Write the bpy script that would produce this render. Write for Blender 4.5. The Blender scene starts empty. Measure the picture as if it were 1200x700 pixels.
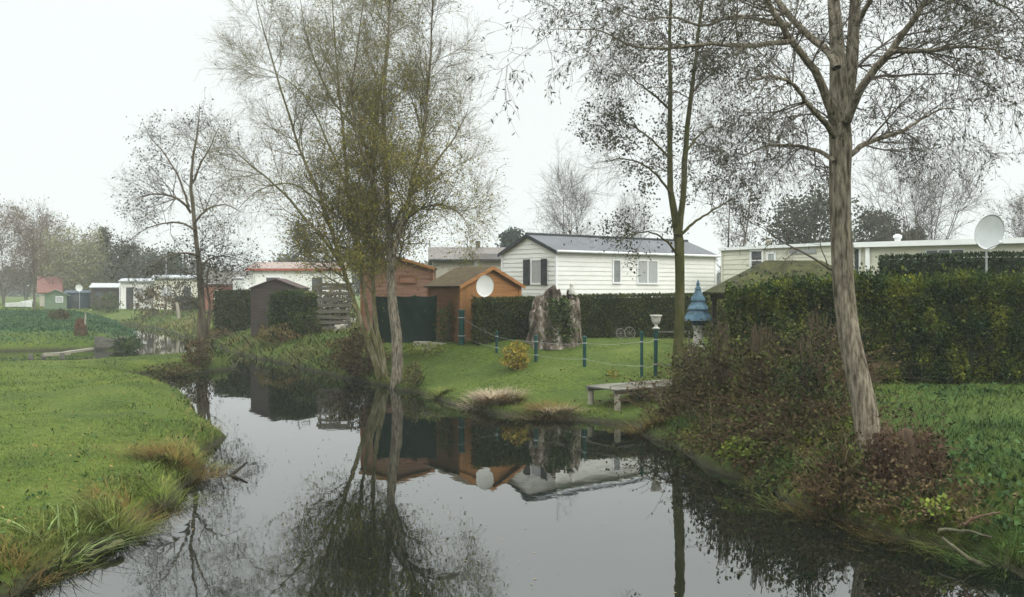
import bpy, bmesh, math, random
import numpy as np
from mathutils import Vector, Matrix

rng = np.random.default_rng(7)
random.seed(7)
scene = bpy.context.scene
COL = scene.collection
F = 1080.0          # focal length in photo pixels (1200 wide)
HZ = 338.0          # horizon row
CZ = 3.2            # eye height over the water
R = math.radians

def at(px, py, Y):
    return Vector(((px - 600) / F * Y, Y, CZ - (py - HZ) / F * Y))

# ------------------------------------------------------------------ materials
MATS = {}
def nodes_of(m):
    m.use_nodes = True
    nt = m.node_tree
    return nt, nt.nodes['Principled BSDF']

def pm(name, cols, scale=4.0, rough=0.85, bump=0.0, bscale=None, island=0.0, stretch=(1, 1, 1), metal=0.0, spec=0.12,
       detail=5.0, hue=0.0, positions=None, coord='Object'):
    """Procedural surface: noise through a ramp, optional random tint per leaf or blade, optional bump."""
    if name in MATS: return MATS[name]
    m = bpy.data.materials.new(name); nt, b = nodes_of(m); N = nt.nodes; L = nt.links
    tc = N.new('ShaderNodeTexCoord'); mp = N.new('ShaderNodeMapping'); mp.inputs['Scale'].default_value = stretch
    L.new(tc.outputs[coord], mp.inputs['Vector'])
    no = N.new('ShaderNodeTexNoise'); no.inputs['Scale'].default_value = scale; no.inputs['Detail'].default_value = detail
    no.inputs['Roughness'].default_value = 0.6
    L.new(mp.outputs['Vector'], no.inputs['Vector'])
    rp = N.new('ShaderNodeValToRGB'); cr = rp.color_ramp
    n = len(cols)
    if positions is None: positions = [0.3 + 0.4 * i / max(1, n - 1) for i in range(n)]
    cr.elements[0].position = positions[0]; cr.elements[0].color = (*cols[0], 1)
    cr.elements[1].position = positions[-1]; cr.elements[1].color = (*cols[-1], 1)
    for i in range(1, n - 1):
        e = cr.elements.new(positions[i]); e.color = (*cols[i], 1)
    L.new(no.outputs['Fac'], rp.inputs['Fac'])
    out = rp.outputs['Color']
    if island > 0:
        g = N.new('ShaderNodeNewGeometry'); hs = N.new('ShaderNodeHueSaturation')
        mr = N.new('ShaderNodeMapRange'); mr.inputs['To Min'].default_value = 1 - island; mr.inputs['To Max'].default_value = 1 + island
        L.new(g.outputs['Random Per Island'], mr.inputs['Value']); L.new(mr.outputs['Result'], hs.inputs['Value'])
        if hue > 0:
            mh = N.new('ShaderNodeMapRange'); mh.inputs['To Min'].default_value = 0.5 - hue; mh.inputs['To Max'].default_value = 0.5 + hue
            mu = N.new('ShaderNodeMath'); mu.operation = 'MULTIPLY'; mu.inputs[1].default_value = 7.31
            fr = N.new('ShaderNodeMath'); fr.operation = 'FRACT'
            L.new(g.outputs['Random Per Island'], mu.inputs[0]); L.new(mu.outputs[0], fr.inputs[0])
            L.new(fr.outputs[0], mh.inputs['Value']); L.new(mh.outputs['Result'], hs.inputs['Hue'])
        L.new(out, hs.inputs['Color']); out = hs.outputs['Color']
    L.new(out, b.inputs['Base Color'])
    b.inputs['Roughness'].default_value = rough; b.inputs['Metallic'].default_value = metal
    b.inputs['Specular IOR Level'].default_value = spec
    if bump > 0:
        n2 = N.new('ShaderNodeTexNoise'); n2.inputs['Scale'].default_value = bscale or scale * 3; n2.inputs['Detail'].default_value = 4
        L.new(mp.outputs['Vector'], n2.inputs['Vector'])
        bu = N.new('ShaderNodeBump'); bu.inputs['Strength'].default_value = bump; bu.inputs['Distance'].default_value = 0.05
        L.new(n2.outputs['Fac'], bu.inputs['Height']); L.new(bu.outputs['Normal'], b.inputs['Normal'])
    MATS[name] = m
    return m

def roof_tiles(name, c1, c2, cm, scale):
    m = bpy.data.materials.new(name); nt, b = nodes_of(m); N = nt.nodes; L = nt.links
    tc = N.new('ShaderNodeTexCoord')
    br = N.new('ShaderNodeTexBrick'); br.inputs['Scale'].default_value = scale
    br.inputs['Color1'].default_value = (*c1, 1); br.inputs['Color2'].default_value = (*c2, 1); br.inputs['Mortar'].default_value = (*cm, 1)
    br.inputs['Mortar Size'].default_value = 0.03
    L.new(tc.outputs['Object'], br.inputs['Vector'])
    no = N.new('ShaderNodeTexNoise'); no.inputs['Scale'].default_value = 1.3; no.inputs['Detail'].default_value = 6
    L.new(tc.outputs['Object'], no.inputs['Vector'])
    mx = N.new('ShaderNodeMix'); mx.data_type = 'RGBA'; mx.blend_type = 'MULTIPLY'; mx.inputs['Factor'].default_value = 0.6
    L.new(br.outputs['Color'], mx.inputs['A']); L.new(no.outputs['Fac'], mx.inputs['B'])
    L.new(mx.outputs['Result'], b.inputs['Base Color']); b.inputs['Roughness'].default_value = 0.7
    bu = N.new('ShaderNodeBump'); bu.inputs['Strength'].default_value = 0.5; bu.inputs['Distance'].default_value = 0.03; bu.invert = True
    L.new(br.outputs['Fac'], bu.inputs['Height']); L.new(bu.outputs['Normal'], b.inputs['Normal'])
    return m

# ------------------------------------------------------------------ objects
def tag(o, label=None, cat=None, group=None, kind=None):
    if label: o['label'] = label
    if cat: o['category'] = cat
    if group: o['group'] = group
    if kind: o['kind'] = kind
    return o

def empty(name, loc, rz=0.0):
    o = bpy.data.objects.new(name, None); o.empty_display_size = 0.2
    o.location = loc; o.rotation_euler = (0, 0, rz); COL.objects.link(o)
    return o

def link(name, V, Fs, mats, parent=None, midx=None, smooth=False, loc=None):
    """V n x 3, Fs: an array m x k or a list of index tuples -> ONE mesh object."""
    V = np.asarray(V, dtype=np.float32)
    me = bpy.data.meshes.new(name)
    if isinstance(Fs, np.ndarray):
        k = Fs.shape[1]; m = Fs.shape[0]
        me.vertices.add(len(V)); me.vertices.foreach_set('co', V.ravel())
        me.loops.add(m * k); me.loops.foreach_set('vertex_index', Fs.astype(np.int32).ravel())
        me.polygons.add(m); me.polygons.foreach_set('loop_start', np.arange(0, m * k, k, dtype=np.int32))
        me.update(calc_edges=True)
    else:
        me.from_pydata([tuple(v) for v in V], [], [tuple(int(i) for i in f) for f in Fs])
    if not isinstance(mats, (list, tuple)): mats = [mats]
    for mt in mats: me.materials.append(mt)
    if midx is not None:
        me.polygons.foreach_set('material_index', np.asarray(midx, dtype=np.int32))
    if smooth: me.polygons.foreach_set('use_smooth', np.ones(len(me.polygons), dtype=bool))
    me.update()
    o = bpy.data.objects.new(name, me); COL.objects.link(o)
    if parent is not None: o.parent = parent
    if loc is not None: o.location = loc
    return o

class MB:
    """Collects shapes for one mesh."""
    def __init__(s): s.V = []; s.F = []
    def add(s, V, Fs):
        o = len(s.V); s.V += [tuple(v) for v in V]; s.F += [tuple(i + o for i in f) for f in Fs]; return s
    def box(s, x0, y0, z0, x1, y1, z1):
        V = [(x, y, z) for z in (z0, z1) for y in (y0, y1) for x in (x0, x1)]
        return s.add(V, [(0, 2, 3, 1), (4, 5, 7, 6), (0, 1, 5, 4), (2, 6, 7, 3), (0, 4, 6, 2), (1, 3, 7, 5)])
    def hexa(s, P): # 8 points, bottom loop 0-3 then top loop 4-7
        return s.add(P, [(3, 2, 1, 0), (4, 5, 6, 7), (0, 1, 5, 4), (1, 2, 6, 5), (2, 3, 7, 6), (3, 0, 4, 7)])
    def slab(s, A, B, C_, D, t): # a quad with thickness t along its normal (downwards)
        A, B, C_, D = map(Vector, (A, B, C_, D)); n = (B - A).cross(D - A).normalized() * t
        return s.hexa([A - n, B - n, C_ - n, D - n, A, B, C_, D])
    def tube(s, pts, rad, sides=8, cap=True):
        pts = [Vector(p) for p in pts]; n = len(pts)
        if not hasattr(rad, '__len__'): rad = [rad] * n
        V = []; Fs = []
        d = (pts[-1] - pts[0]).normalized(); ref = Vector((0, 0, 1)) if abs(d.z) < 0.9 else Vector((1, 0, 0))
        for i, p in enumerate(pts):
            t = (pts[min(i + 1, n - 1)] - pts[max(i - 1, 0)]).normalized()
            a = (ref - t * ref.dot(t)).normalized(); b = t.cross(a)
            for k in range(sides):
                w = 2 * math.pi * k / sides
                V.append(p + (a * math.cos(w) + b * math.sin(w)) * rad[i])
        for i in range(n - 1):
            for k in range(sides):
                k2 = (k + 1) % sides
                Fs.append((i * sides + k, i * sides + k2, (i + 1) * sides + k2, (i + 1) * sides + k))
        if cap:
            Fs.append(tuple(range(sides - 1, -1, -1))); Fs.append(tuple((n - 1) * sides + k for k in range(sides)))
        return s.add(V, Fs)
    def lathe(s, prof, seg=24, c=(0, 0, 0)):
        V = []; Fs = []
        for r, z in prof:
            for k in range(seg):
                w = 2 * math.pi * k / seg; V.append((c[0] + r * math.cos(w), c[1] + r * math.sin(w), c[2] + z))
        for i in range(len(prof) - 1):
            for k in range(seg):
                k2 = (k + 1) % seg
                Fs.append((i * seg + k, i * seg + k2, (i + 1) * seg + k2, (i + 1) * seg + k))
        Fs.append(tuple(range(seg - 1, -1, -1))); Fs.append(tuple((len(prof) - 1) * seg + k for k in range(seg)))
        return s.add(V, Fs)
    def build(s, name, m, parent=None, smooth=False):
        o = link(name, np.array(s.V), s.F, m, parent)
        if smooth:
            o.data.polygons.foreach_set('use_smooth', np.ones(len(o.data.polygons), dtype=bool))
        return o

# ------------------------------------------------------------------ terrain
LEFT = [(-6.5, -30), (-6, 0), (-5.6, 8), (-5.36, 9.8), (-5.2, 11.1), (-5.2, 12.5), (-5.2, 13.7), (-5.5, 15.6), (-6, 18), (-6.1, 19.8),
        (-7.2, 21.5), (-7.8, 23), (-9.2, 26.5), (-11, 29.3), (-12.6, 30.8), (-14.3, 32.6), (-14.2, 34.2), (-13, 35), (-11.5, 35.4), (-11.1, 36.8),
        (-11.7, 38.8), (-13.6, 40.8), (-14.8, 40.2), (-15.8, 38.4), (-17.2, 36.4), (-20, 34.8), (-30, 33.2), (-60, 31), (-60, 50), (-36, 48), (-26, 47), (-21.8, 48),
        (-21, 50.5), (-22.4, 55.7), (-26.7, 64), (-32, 75), (-36, 82), (-41, 90)]
RIGHT = [(-36.6, 84), (-32.7, 80), (-28.3, 73.5), (-23.8, 65), (-19.1, 55.7), (-16.4, 51), (-13.4, 44.9), (-10.1, 39.7), (-6.9, 34.4), (-5.0, 31.4),
         (-3.9, 29.6), (-3.1, 28.3), (-1.37, 24.9), (0, 23), (1.66, 22.4), (2.8, 21.4), (3.1, 19.2), (3.5, 16.6), (4.05, 14.6), (4.3, 13.2), (4.9, 11.8),
         (5.5, 11.2), (5.7, 10.1), (6.0, 8.5), (6.8, 5), (7, 0), (7, -30)]
POLY = np.array(LEFT + RIGHT, dtype=float)

def river_sd(x, y):
    """signed distance to the water's edge: positive on land"""
    x = np.asarray(x, float); y = np.asarray(y, float); sh = x.shape
    p = np.stack([x.ravel(), y.ravel()], 1)
    best = np.full(len(p), 1e9); inside = np.zeros(len(p), bool)
    A = POLY; B = np.roll(POLY, -1, 0)
    for a, b in zip(A, B):
        e = b - a; w = p - a
        t = np.clip((w @ e) / (e @ e), 0, 1)
        d = np.hypot(w[:, 0] - t * e[0], w[:, 1] - t * e[1])
        best = np.minimum(best, d)
        c = ((a[1] <= p[:, 1]) != (b[1] <= p[:, 1]))
        if abs(e[1]) > 1e-9:
            xs = a[0] + (p[:, 1] - a[1]) / e[1] * e[0]
            inside ^= c & (p[:, 0] < xs)
    best = np.where(inside, -best, best)
    return best.reshape(sh)

CTRL = np.array([(-8, 12, .42, .5), (-9, 20, .45, .6), (-14, 27, .45, .8), (-20, 36, .45, .6), (-6.3, 16, .42, .4), (-12.3, 37, .4, .5), (-16, 38, .4, .6),
    (-26, 54, .75, 3), (-40, 54, .8, 3), (-32, 86, .9, 4), (-45, 85, .9, 4), (-30, 110, 1.0, 5), (-60, 110, 1.0, 5), (-60, 25, .5, 1),
    (-17, 60, 1.6, 6), (-12, 49, 1.6, 6), (-22, 78, 1.4, 6), (-8, 41, 1.5, 5.5), (-5.3, 35, 1.1, 3), (-3.3, 30.3, .9, 4), (0, 27, 1.4, 9), (2, 30, 1.55, 10), (2.1, 23.2, .35, 4), (2.9, 23.0, .4, 4),
    (-2.4, 33, 1.5, 3.4), (-.9, 31.8, 1.5, 5), (5, 40, 1.6, 10), (10, 30, 1.5, 9), (4.5, 20, .8, 2.5), (7, 16, .8, 1.6), (9, 13, .8, 1.5), (10, 22, .9, 3), (14, 25, 1.0, 3),
    (20, 35, 1.6, 8), (30, 60, 1.8, 10), (0, 60, 1.8, 10), (0, 150, 2, 10)], float)
_ws = [(rng.normal(0, 1, 2), rng.uniform(0, 6.3)) for _ in range(14)]
def wob(x, y, f):
    s = 0
    for k, ph in _ws: s = s + np.sin((k[0] * x + k[1] * y) * f + ph)
    return s / 5.0

def gz(x, y):
    x = np.asarray(x, float); y = np.asarray(y, float)
    d = river_sd(x, y) + 0.16 * wob(x, y, 2.2) * np.exp(-((y - 22) / 45) ** 2)
    wsum = 0; h = 0; w = 0
    for cx, cy, ch, cw in CTRL:
        g = 1.0 / (((x - cx) ** 2 + (y - cy) ** 2) + 2.0) ** 1.6
        wsum = wsum + g; h = h + g * ch; w = w + g * cw
    h = h / wsum; w = w / wsum
    t = np.clip(d / w, 0, 1); t = t * (1.5 - 0.5 * t * t) / 1.0
    land = 0.13 * np.clip(d / 0.12, 0, 1) + (h - 0.13) * np.clip(t, 0, 1)
    land = land + (0.035 * wob(x, y, 1.1) + 0.015 * wob(x, y, 3.7)) * np.clip(d / 0.8, 0, 1)
    wet = -0.9 * np.clip(-d / 1.5, 0, 1) - 0.02
    return np.where(d > 0, land, wet)

def gz1(x, y): return float(gz(np.array([x]), np.array([y]))[0])

def gp(px, py, y0=6, y1=150):
    """the point of the ground under a photo pixel"""
    Y = np.concatenate([np.arange(y0, 60, 0.04), np.arange(60, y1, 0.2)])
    X = (px - 600) / F * Y; Z = CZ - (py - HZ) / F * Y
    g = np.maximum(gz(X, Y), 0)
    k = np.argmax(Z <= g) if np.any(Z <= g) else len(Y) - 1
    return Vector((X[k], Y[k], g[k]))

def axis(segs):
    out = []
    for a, b, st in segs:
        n = max(1, int(round((b - a) / st))); out += list(np.linspace(a, b, n, endpoint=False))
    return np.array(out + [segs[-1][1]])

xs = axis([(-1500, -200, 100), (-200, -70, 5), (-70, -26, .8), (-26, -16, .35), (-16, 9, .16), (9, 18, .4), (18, 70, 1.6), (70, 200, 8), (200, 1500, 100)])
ys = axis([(-60, 5, 2.5), (5, 26, .16), (26, 46, .25), (46, 92, .6), (92, 200, 4), (200, 2500, 115)])
GX, GY = np.meshgrid(xs, ys)
GZ = gz(GX, GY)
nx, ny = len(xs), len(ys)
idx = np.arange(nx * ny).reshape(ny, nx)
FQ = np.stack([idx[:-1, :-1], idx[:-1, 1:], idx[1:, 1:], idx[1:, :-1]], -1).reshape(-1, 4)

def ground_material():
    m = bpy.data.materials.new('turf_and_soil'); nt, b = nodes_of(m); N = nt.nodes; L = nt.links
    g = N.new('ShaderNodeNewGeometry'); sp = N.new('ShaderNodeSeparateXYZ'); L.new(g.outputs['Position'], sp.inputs[0])
    n1 = N.new('ShaderNodeTexNoise'); n1.inputs['Scale'].default_value = 0.5; n1.inputs['Detail'].default_value = 8; n1.inputs['Roughness'].default_value = .65
    n2 = N.new('ShaderNodeTexNoise'); n2.inputs['Scale'].default_value = 9; n2.inputs['Detail'].default_value = 6
    L.new(g.outputs['Position'], n1.inputs['Vector']); L.new(g.outputs['Position'], n2.inputs['Vector'])
    r1 = N.new('ShaderNodeValToRGB'); cr = r1.color_ramp
    cr.elements[0].position = .32; cr.elements[0].color = (.042, .068, .012, 1); cr.elements[1].position = .72; cr.elements[1].color = (.105, .13, .024, 1)
    e = cr.elements.new(.52); e.color = (.068, .10, .015, 1)
    L.new(n1.outputs['Fac'], r1.inputs['Fac'])
    mx = N.new('ShaderNodeMix'); mx.data_type = 'RGBA'; mx.blend_type = 'MULTIPLY'; mx.inputs['Factor'].default_value = .75
    r2 = N.new('ShaderNodeValToRGB'); r2.color_ramp.elements[0].position = .3; r2.color_ramp.elements[0].color = (.45, .45, .4, 1)
    r2.color_ramp.elements[1].position = .7; r2.color_ramp.elements[1].color = (1.15, 1.12, 1, 1)
    L.new(n2.outputs['Fac'], r2.inputs['Fac']); L.new(r1.outputs['Color'], mx.inputs['A']); L.new(r2.outputs['Color'], mx.inputs['B'])
    # bare wet soil along the water's edge
    mr = N.new('ShaderNodeMapRange'); mr.inputs['From Min'].default_value = .03; mr.inputs['From Max'].default_value = .19
    ad = N.new('ShaderNodeMath'); ad.operation = 'MULTIPLY_ADD'; ad.inputs[1].default_value = .22; 
    L.new(n2.outputs['Fac'], ad.inputs[0]); ad2 = N.new('ShaderNodeMath'); ad2.operation = 'SUBTRACT'; ad2.inputs[1].default_value = .11
    L.new(sp.outputs['Z'], ad2.inputs[0]); L.new(ad2.outputs[0], ad.inputs[2]); L.new(ad.outputs[0], mr.inputs['Value'])
    m2 = N.new('ShaderNodeMix'); m2.data_type = 'RGBA'; m2.inputs['A'].default_value = (.028, .026, .014, 1)
    L.new(mr.outputs['Result'], m2.inputs['Factor']); L.new(mx.outputs['Result'], m2.inputs['B'])
    L.new(m2.outputs['Result'], b.inputs['Base Color']); b.inputs['Roughness'].default_value = .95; b.inputs['Specular IOR Level'].default_value = .15
    bu = N.new('ShaderNodeBump'); bu.inputs['Strength'].default_value = .8; bu.inputs['Distance'].default_value = .06
    L.new(n2.outputs['Fac'], bu.inputs['Height']); L.new(bu.outputs['Normal'], b.inputs['Normal'])
    return m
gnd = link('ground', np.stack([GX.ravel(), GY.ravel(), GZ.ravel()], 1), FQ, ground_material(), smooth=True)
tag(gnd, 'green grassy ground sloping down to the river on both banks', 'ground', kind='structure')

def water_material():
    m = bpy.data.materials.new('still_river_water'); nt, b = nodes_of(m); N = nt.nodes; L = nt.links
    b.inputs['Base Color'].default_value = (.004, .006, .004, 1); b.inputs['Roughness'].default_value = .018
    b.inputs['IOR'].default_value = 2.5
    g = N.new('ShaderNodeNewGeometry'); mp = N.new('ShaderNodeMapping'); mp.inputs['Scale'].default_value = (1, .55, 1)
    L.new(g.outputs['Position'], mp.inputs['Vector'])
    n1 = N.new('ShaderNodeTexNoise'); n1.inputs['Scale'].default_value = 1.5; n1.inputs['Detail'].default_value = 3
    L.new(mp.outputs['Vector'], n1.inputs['Vector'])
    n2 = N.new('ShaderNodeTexNoise'); n2.inputs['Scale'].default_value = 7; n2.inputs['Detail'].default_value = 2
    L.new(mp.outputs['Vector'], n2.inputs['Vector'])
    ad = N.new('ShaderNodeMath'); ad.operation = 'MULTIPLY_ADD'; ad.inputs[1].default_value = .12
    L.new(n2.outputs['Fac'], ad.inputs[0]); L.new(n1.outputs['Fac'], ad.inputs[2])
    bu = N.new('ShaderNodeBump'); bu.inputs['Strength'].default_value = .22; bu.inputs['Distance'].default_value = .012
    L.new(ad.outputs[0], bu.inputs['Height']); L.new(bu.outputs['Normal'], b.inputs['Normal'])
    return m
wv = np.array([(-75, -55, 0), (25, -55, 0), (25, 100, 0), (-75, 100, 0)], float)
wat = link('water', wv, np.array([[0, 1, 2, 3]]), water_material())
tag(wat, 'still dark river mirroring the sky, trees and sheds', 'river', kind='structure')
# ------------------------------------------------------------------ vegetation tools
def unit(a): return a / np.maximum(np.linalg.norm(a, axis=-1, keepdims=True), 1e-9)

def resample(pts, rad, k):
    pts = np.asarray(pts, float); rad = np.asarray(rad, float)
    s = np.concatenate([[0], np.cumsum(np.linalg.norm(np.diff(pts, axis=0), axis=1))])
    # smooth Catmull-Rom through the given points
    u = np.linspace(0, s[-1], k); out = np.zeros((k, 3)); m = np.gradient(pts, s, axis=0)
    for j, q in enumerate(u):
        i = min(max(np.searchsorted(s, q) - 1, 0), len(s) - 2); hlen = s[i + 1] - s[i]; t = (q - s[i]) / hlen
        h00 = 2*t**3 - 3*t**2 + 1; h10 = t**3 - 2*t**2 + t; h01 = -2*t**3 + 3*t**2; h11 = t**3 - t**2
        out[j] = h00*pts[i] + h10*hlen*m[i] + h01*pts[i+1] + h11*hlen*m[i+1]
    return out, np.interp(u, s, rad)

def tubes(P, Rd, sides):
    """many tapered tubes at once: P n x k x 3, Rd n x k"""
    n, k, _ = P.shape
    T = unit(np.gradient(P, axis=1)); d = unit(P[:, -1] - P[:, 0])
    ref = np.where(np.abs(d[:, 2:3]) < .85, np.array([[0, 0, 1.]]), np.array([[1., 0, 0]]))[:, None, :]
    A = unit(ref - T * np.sum(ref * T, -1, keepdims=True)); B = np.cross(T, A)
    w = np.arange(sides) * 2 * np.pi / sides
    V = P[:, :, None, :] + Rd[:, :, None, None] * (A[:, :, None, :] * np.cos(w)[None, None, :, None] + B[:, :, None, :] * np.sin(w)[None, None, :, None])
    ix = np.arange(n * k * sides).reshape(n, k, sides); ix2 = np.roll(ix, -1, 2)
    Q = np.stack([ix[:, :-1], ix2[:, :-1], ix2[:, 1:], ix[:, 1:]], -1).reshape(-1, 4)
    return V.reshape(-1, 3), Q

def march(P0, D, Ln, ns, wander, trop):
    n = len(P0); P = np.zeros((n, ns + 1, 3)); P[:, 0] = P0; d = unit(D)
    for i in range(ns):
        d = unit(d + rng.normal(0, wander, (n, 3)) + np.asarray(trop))
        P[:, i + 1] = P[:, i] + d * (Ln / ns)[:, None]
    return P

def sprout(P, Rd, per, tmin, tmax, ang, angv, length, ns, wander, trop, rscale=.6, rtip=.15, shape=.5, rmin=.0015, flat=None):
    """children of every branch. per: mean number each; length: metres (mean) or per-parent array"""
    n, k, _ = P.shape
    cnt = np.maximum(0, np.round(per * rng.uniform(.7, 1.3, n))).astype(int)
    pi = np.repeat(np.arange(n), cnt); m = len(pi)
    t = rng.uniform(tmin, tmax, m)
    f = t * (k - 1); i0 = np.minimum(f.astype(int), k - 2); fr = (f - i0)[:, None]
    p = P[pi, i0] * (1 - fr) + P[pi, i0 + 1] * fr
    tan = unit(P[pi, i0 + 1] - P[pi, i0]); r = Rd[pi, i0] * (1 - fr[:, 0]) + Rd[pi, i0 + 1] * fr[:, 0]
    v = rng.normal(0, 1, (m, 3))
    if flat is not None: v[:, 2] *= flat
    per_ = unit(v - tan * np.sum(v * tan, -1, keepdims=True))
    a = np.radians(rng.normal(ang, angv, m))[:, None]
    D = tan * np.cos(a) + per_ * np.sin(a)
    Lb = (np.asarray(length)[pi] if hasattr(length, '__len__') else length) * (1 - shape * t) * rng.uniform(.6, 1.35, m)
    C = march(p, D, Lb, ns, wander, trop)
    rr = np.maximum(np.minimum(r * rscale, .012 * Lb + .002), rmin)
    Rc = rr[:, None] * np.linspace(1, rtip, ns + 1)[None, :]
    return C, np.maximum(Rc, rmin * .6), Lb

def leaf_cards(Cn, size, aspect, droop=0.0, out=None, curl=.25, sv=.35):
    """rhombic leaves at the points Cn; out: preferred leaf directions"""
    n = len(Cn)
    a = rng.normal(0, 1, (n, 3)); 
    if out is not None: a = unit(a) * .8 + out
    a[:, 2] -= droop
    a = unit(a); v = rng.normal(0, 1, (n, 3)); b = unit(np.cross(a, v)); c = np.cross(a, b)
    s = (size * rng.uniform(1 - sv, 1 + sv, n))[:, None]; w = s * aspect
    V = np.stack([Cn, Cn + a*s*.5 + b*w*.5 + c*s*curl*.3, Cn + a*s, Cn + a*s*.5 - b*w*.5 + c*s*curl*.3], 1)
    return V.reshape(-1, 3), np.arange(n * 4).reshape(n, 4)

def along(P, n, tmin=.1, spread=0.0, keep=None):
    """n random points on the branches P"""
    m, k, _ = P.shape
    if keep is not None:
        ids = np.flatnonzero(keep); pi = ids[rng.integers(0, len(ids), n)]
    else: pi = rng.integers(0, m, n)
    f = rng.uniform(tmin, 1, n) * (k - 1); i0 = np.minimum(f.astype(int), k - 2); fr = (f - i0)[:, None]
    p = P[pi, i0] * (1 - fr) + P[pi, i0 + 1] * fr
    return p + rng.normal(0, spread, (n, 3)) if spread > 0 else p

def merge(parts):
    """[(V, Q, material index)] -> V, Q, midx"""
    V = []; Q = []; M = []; o = 0
    for v, q, mi in parts:
        V.append(v); Q.append(q + o); M.append(np.full(len(q), mi)); o += len(v)
    return np.concatenate(V), np.concatenate(Q), np.concatenate(M)

def near_dist(P, thr): # keep leaves in clumps
    c = P[:, P.shape[1] // 2]
    return np.sin(c[:, 0] * 2.1 + 1) + np.sin(c[:, 1] * 1.7) + np.sin(c[:, 2] * 2.6 + c[:, 0]) > thr

def blades(base, h, w, lean, bend=.6, segs=3, az=None):
    """grass blades as tapering bent strips; base n x 3, h and w arrays"""
    n = len(base)
    if az is None: az = rng.uniform(0, 2*np.pi, n)
    d = np.stack([np.cos(az), np.sin(az), np.zeros(n)], 1); s = np.stack([-np.sin(az), np.cos(az), np.zeros(n)], 1)
    V = np.zeros((n, (segs + 1) * 2, 3))
    for i in range(segs + 1):
        t = i / segs
        x = (lean * t + bend * t * t) ; z = t * (1 - .35 * np.minimum(1.4, lean + bend) * t)
        p = base + d * (h * x)[:, None] + np.array([0, 0, 1.]) * (h * z)[:, None]
        ww = w * (1 - t) ** .7 * .5
        V[:, 2*i] = p - s * ww[:, None]; V[:, 2*i+1] = p + s * ww[:, None]
    ix = np.arange(n * (segs + 1) * 2).reshape(n, segs + 1, 2)
    Q = np.stack([ix[:, :-1, 0], ix[:, :-1, 1], ix[:, 1:, 1], ix[:, 1:, 0]], -1).reshape(-1, 4)
    return V.reshape(-1, 3), Q

# bark and leaves
BARK_GREY = pm('grey_bark', [(.055, .044, .03), (.17, .145, .105), (.30, .26, .195)], 20, .95, 1.0, 26, stretch=(1, 1, .2), positions=[.36, .5, .66], detail=8)
BARK_OLIVE = pm('mossy_bark', [(.075, .068, .03), (.16, .145, .065), (.31, .275, .20)], 9, .9, .8, 20, stretch=(1, 1, .25))
BARK_BROWN = pm('grey_brown_bark', [(.06, .048, .034), (.13, .105, .075), (.20, .17, .125)], 7, .9, .9, 18, stretch=(1, 1, .22))
BARK_DARK = pm('dark_bark', [(.045, .04, .028), (.09, .085, .05), (.13, .12, .08)], 6, .9, .8, 20, stretch=(1, 1, .25))
BARK_MOSS2 = pm('greenish_bark', [(.03, .034, .012), (.065, .066, .022), (.10, .085, .045)], 9, .9, .8, 20, stretch=(1, 1, .25))
TWIG = pm('twig_bark', [(.055, .047, .034), (.10, .085, .06)], 2, .9)
TWIG_OLIVE = pm('olive_twig_bark', [(.11, .10, .045), (.17, .15, .075)], 2, .9)
TWIG_GREY = pm('grey_twig_bark', [(.09, .075, .06), (.13, .11, .09)], 2, .9)
LEAF_OLIVE = pm('yellow_olive_leaf', [(.13, .13, .022), (.20, .18, .03), (.24, .18, .035)], .8, .7, island=.4, hue=.025)
LEAF_GREY = pm('dull_willow_leaf', [(.05, .055, .032), (.085, .085, .05)], 1, .7, island=.4, hue=.02)
LEAF_ALDER = pm('dark_alder_leaf', [(.03, .034, .02), (.055, .055, .03)], 1, .7, island=.4, hue=.02)
LEAF_DARKGREEN = pm('evergreen_leaf', [(.012, .026, .012), (.03, .05, .02)], 1, .8, island=.4)

def stick_out(name, V, Q, mats, loc, parent, midx=None, smooth=False):
    return link(name, V - np.array(loc)[None, :], Q, mats, parent, midx, smooth)

def traced(limbs, Y, dy=None, k=16, wob_=.03):
    """limbs drawn as (px, py, width px) at distance Y, each with its own swing in depth -> P, R"""
    Ps = []; Rs = []
    for li, lb in enumerate(limbs):
        dep = 0.0 if dy is None else dy[li][1]; d0 = 0.0 if dy is None else dy[li][0]
        pts = []; rad = []
        n = len(lb)
        for i, (px, py, w) in enumerate(lb):
            yy = Y + d0 + (dep - d0) * (i / (n - 1)) ** 1.0
            pts.append(tuple(at(px, py, yy))); rad.append(w / F * Y * .5)
        P, r = resample(pts, rad, k)
        P[1:-1] += rng.normal(0, wob_, (k - 2, 3)) * np.array([.4, 1, .3])
        Ps.append(P); Rs.append(r)
    return np.array(Ps), np.array(Rs)

def flare(P, Rd, base, amount=.6, hgt=.5):
    """thicken stems at the root"""
    z = P[:, :, 2] - base[2]
    return Rd * (1 + amount * np.exp(-np.maximum(z, 0) / hgt) * (np.abs(z) < 3))

def scatter_ground(n, x0, x1, y0, y1, cond=None):
    x = rng.uniform(x0, x1, n); y = rng.uniform(y0, y1, n)
    return x, y

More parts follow.
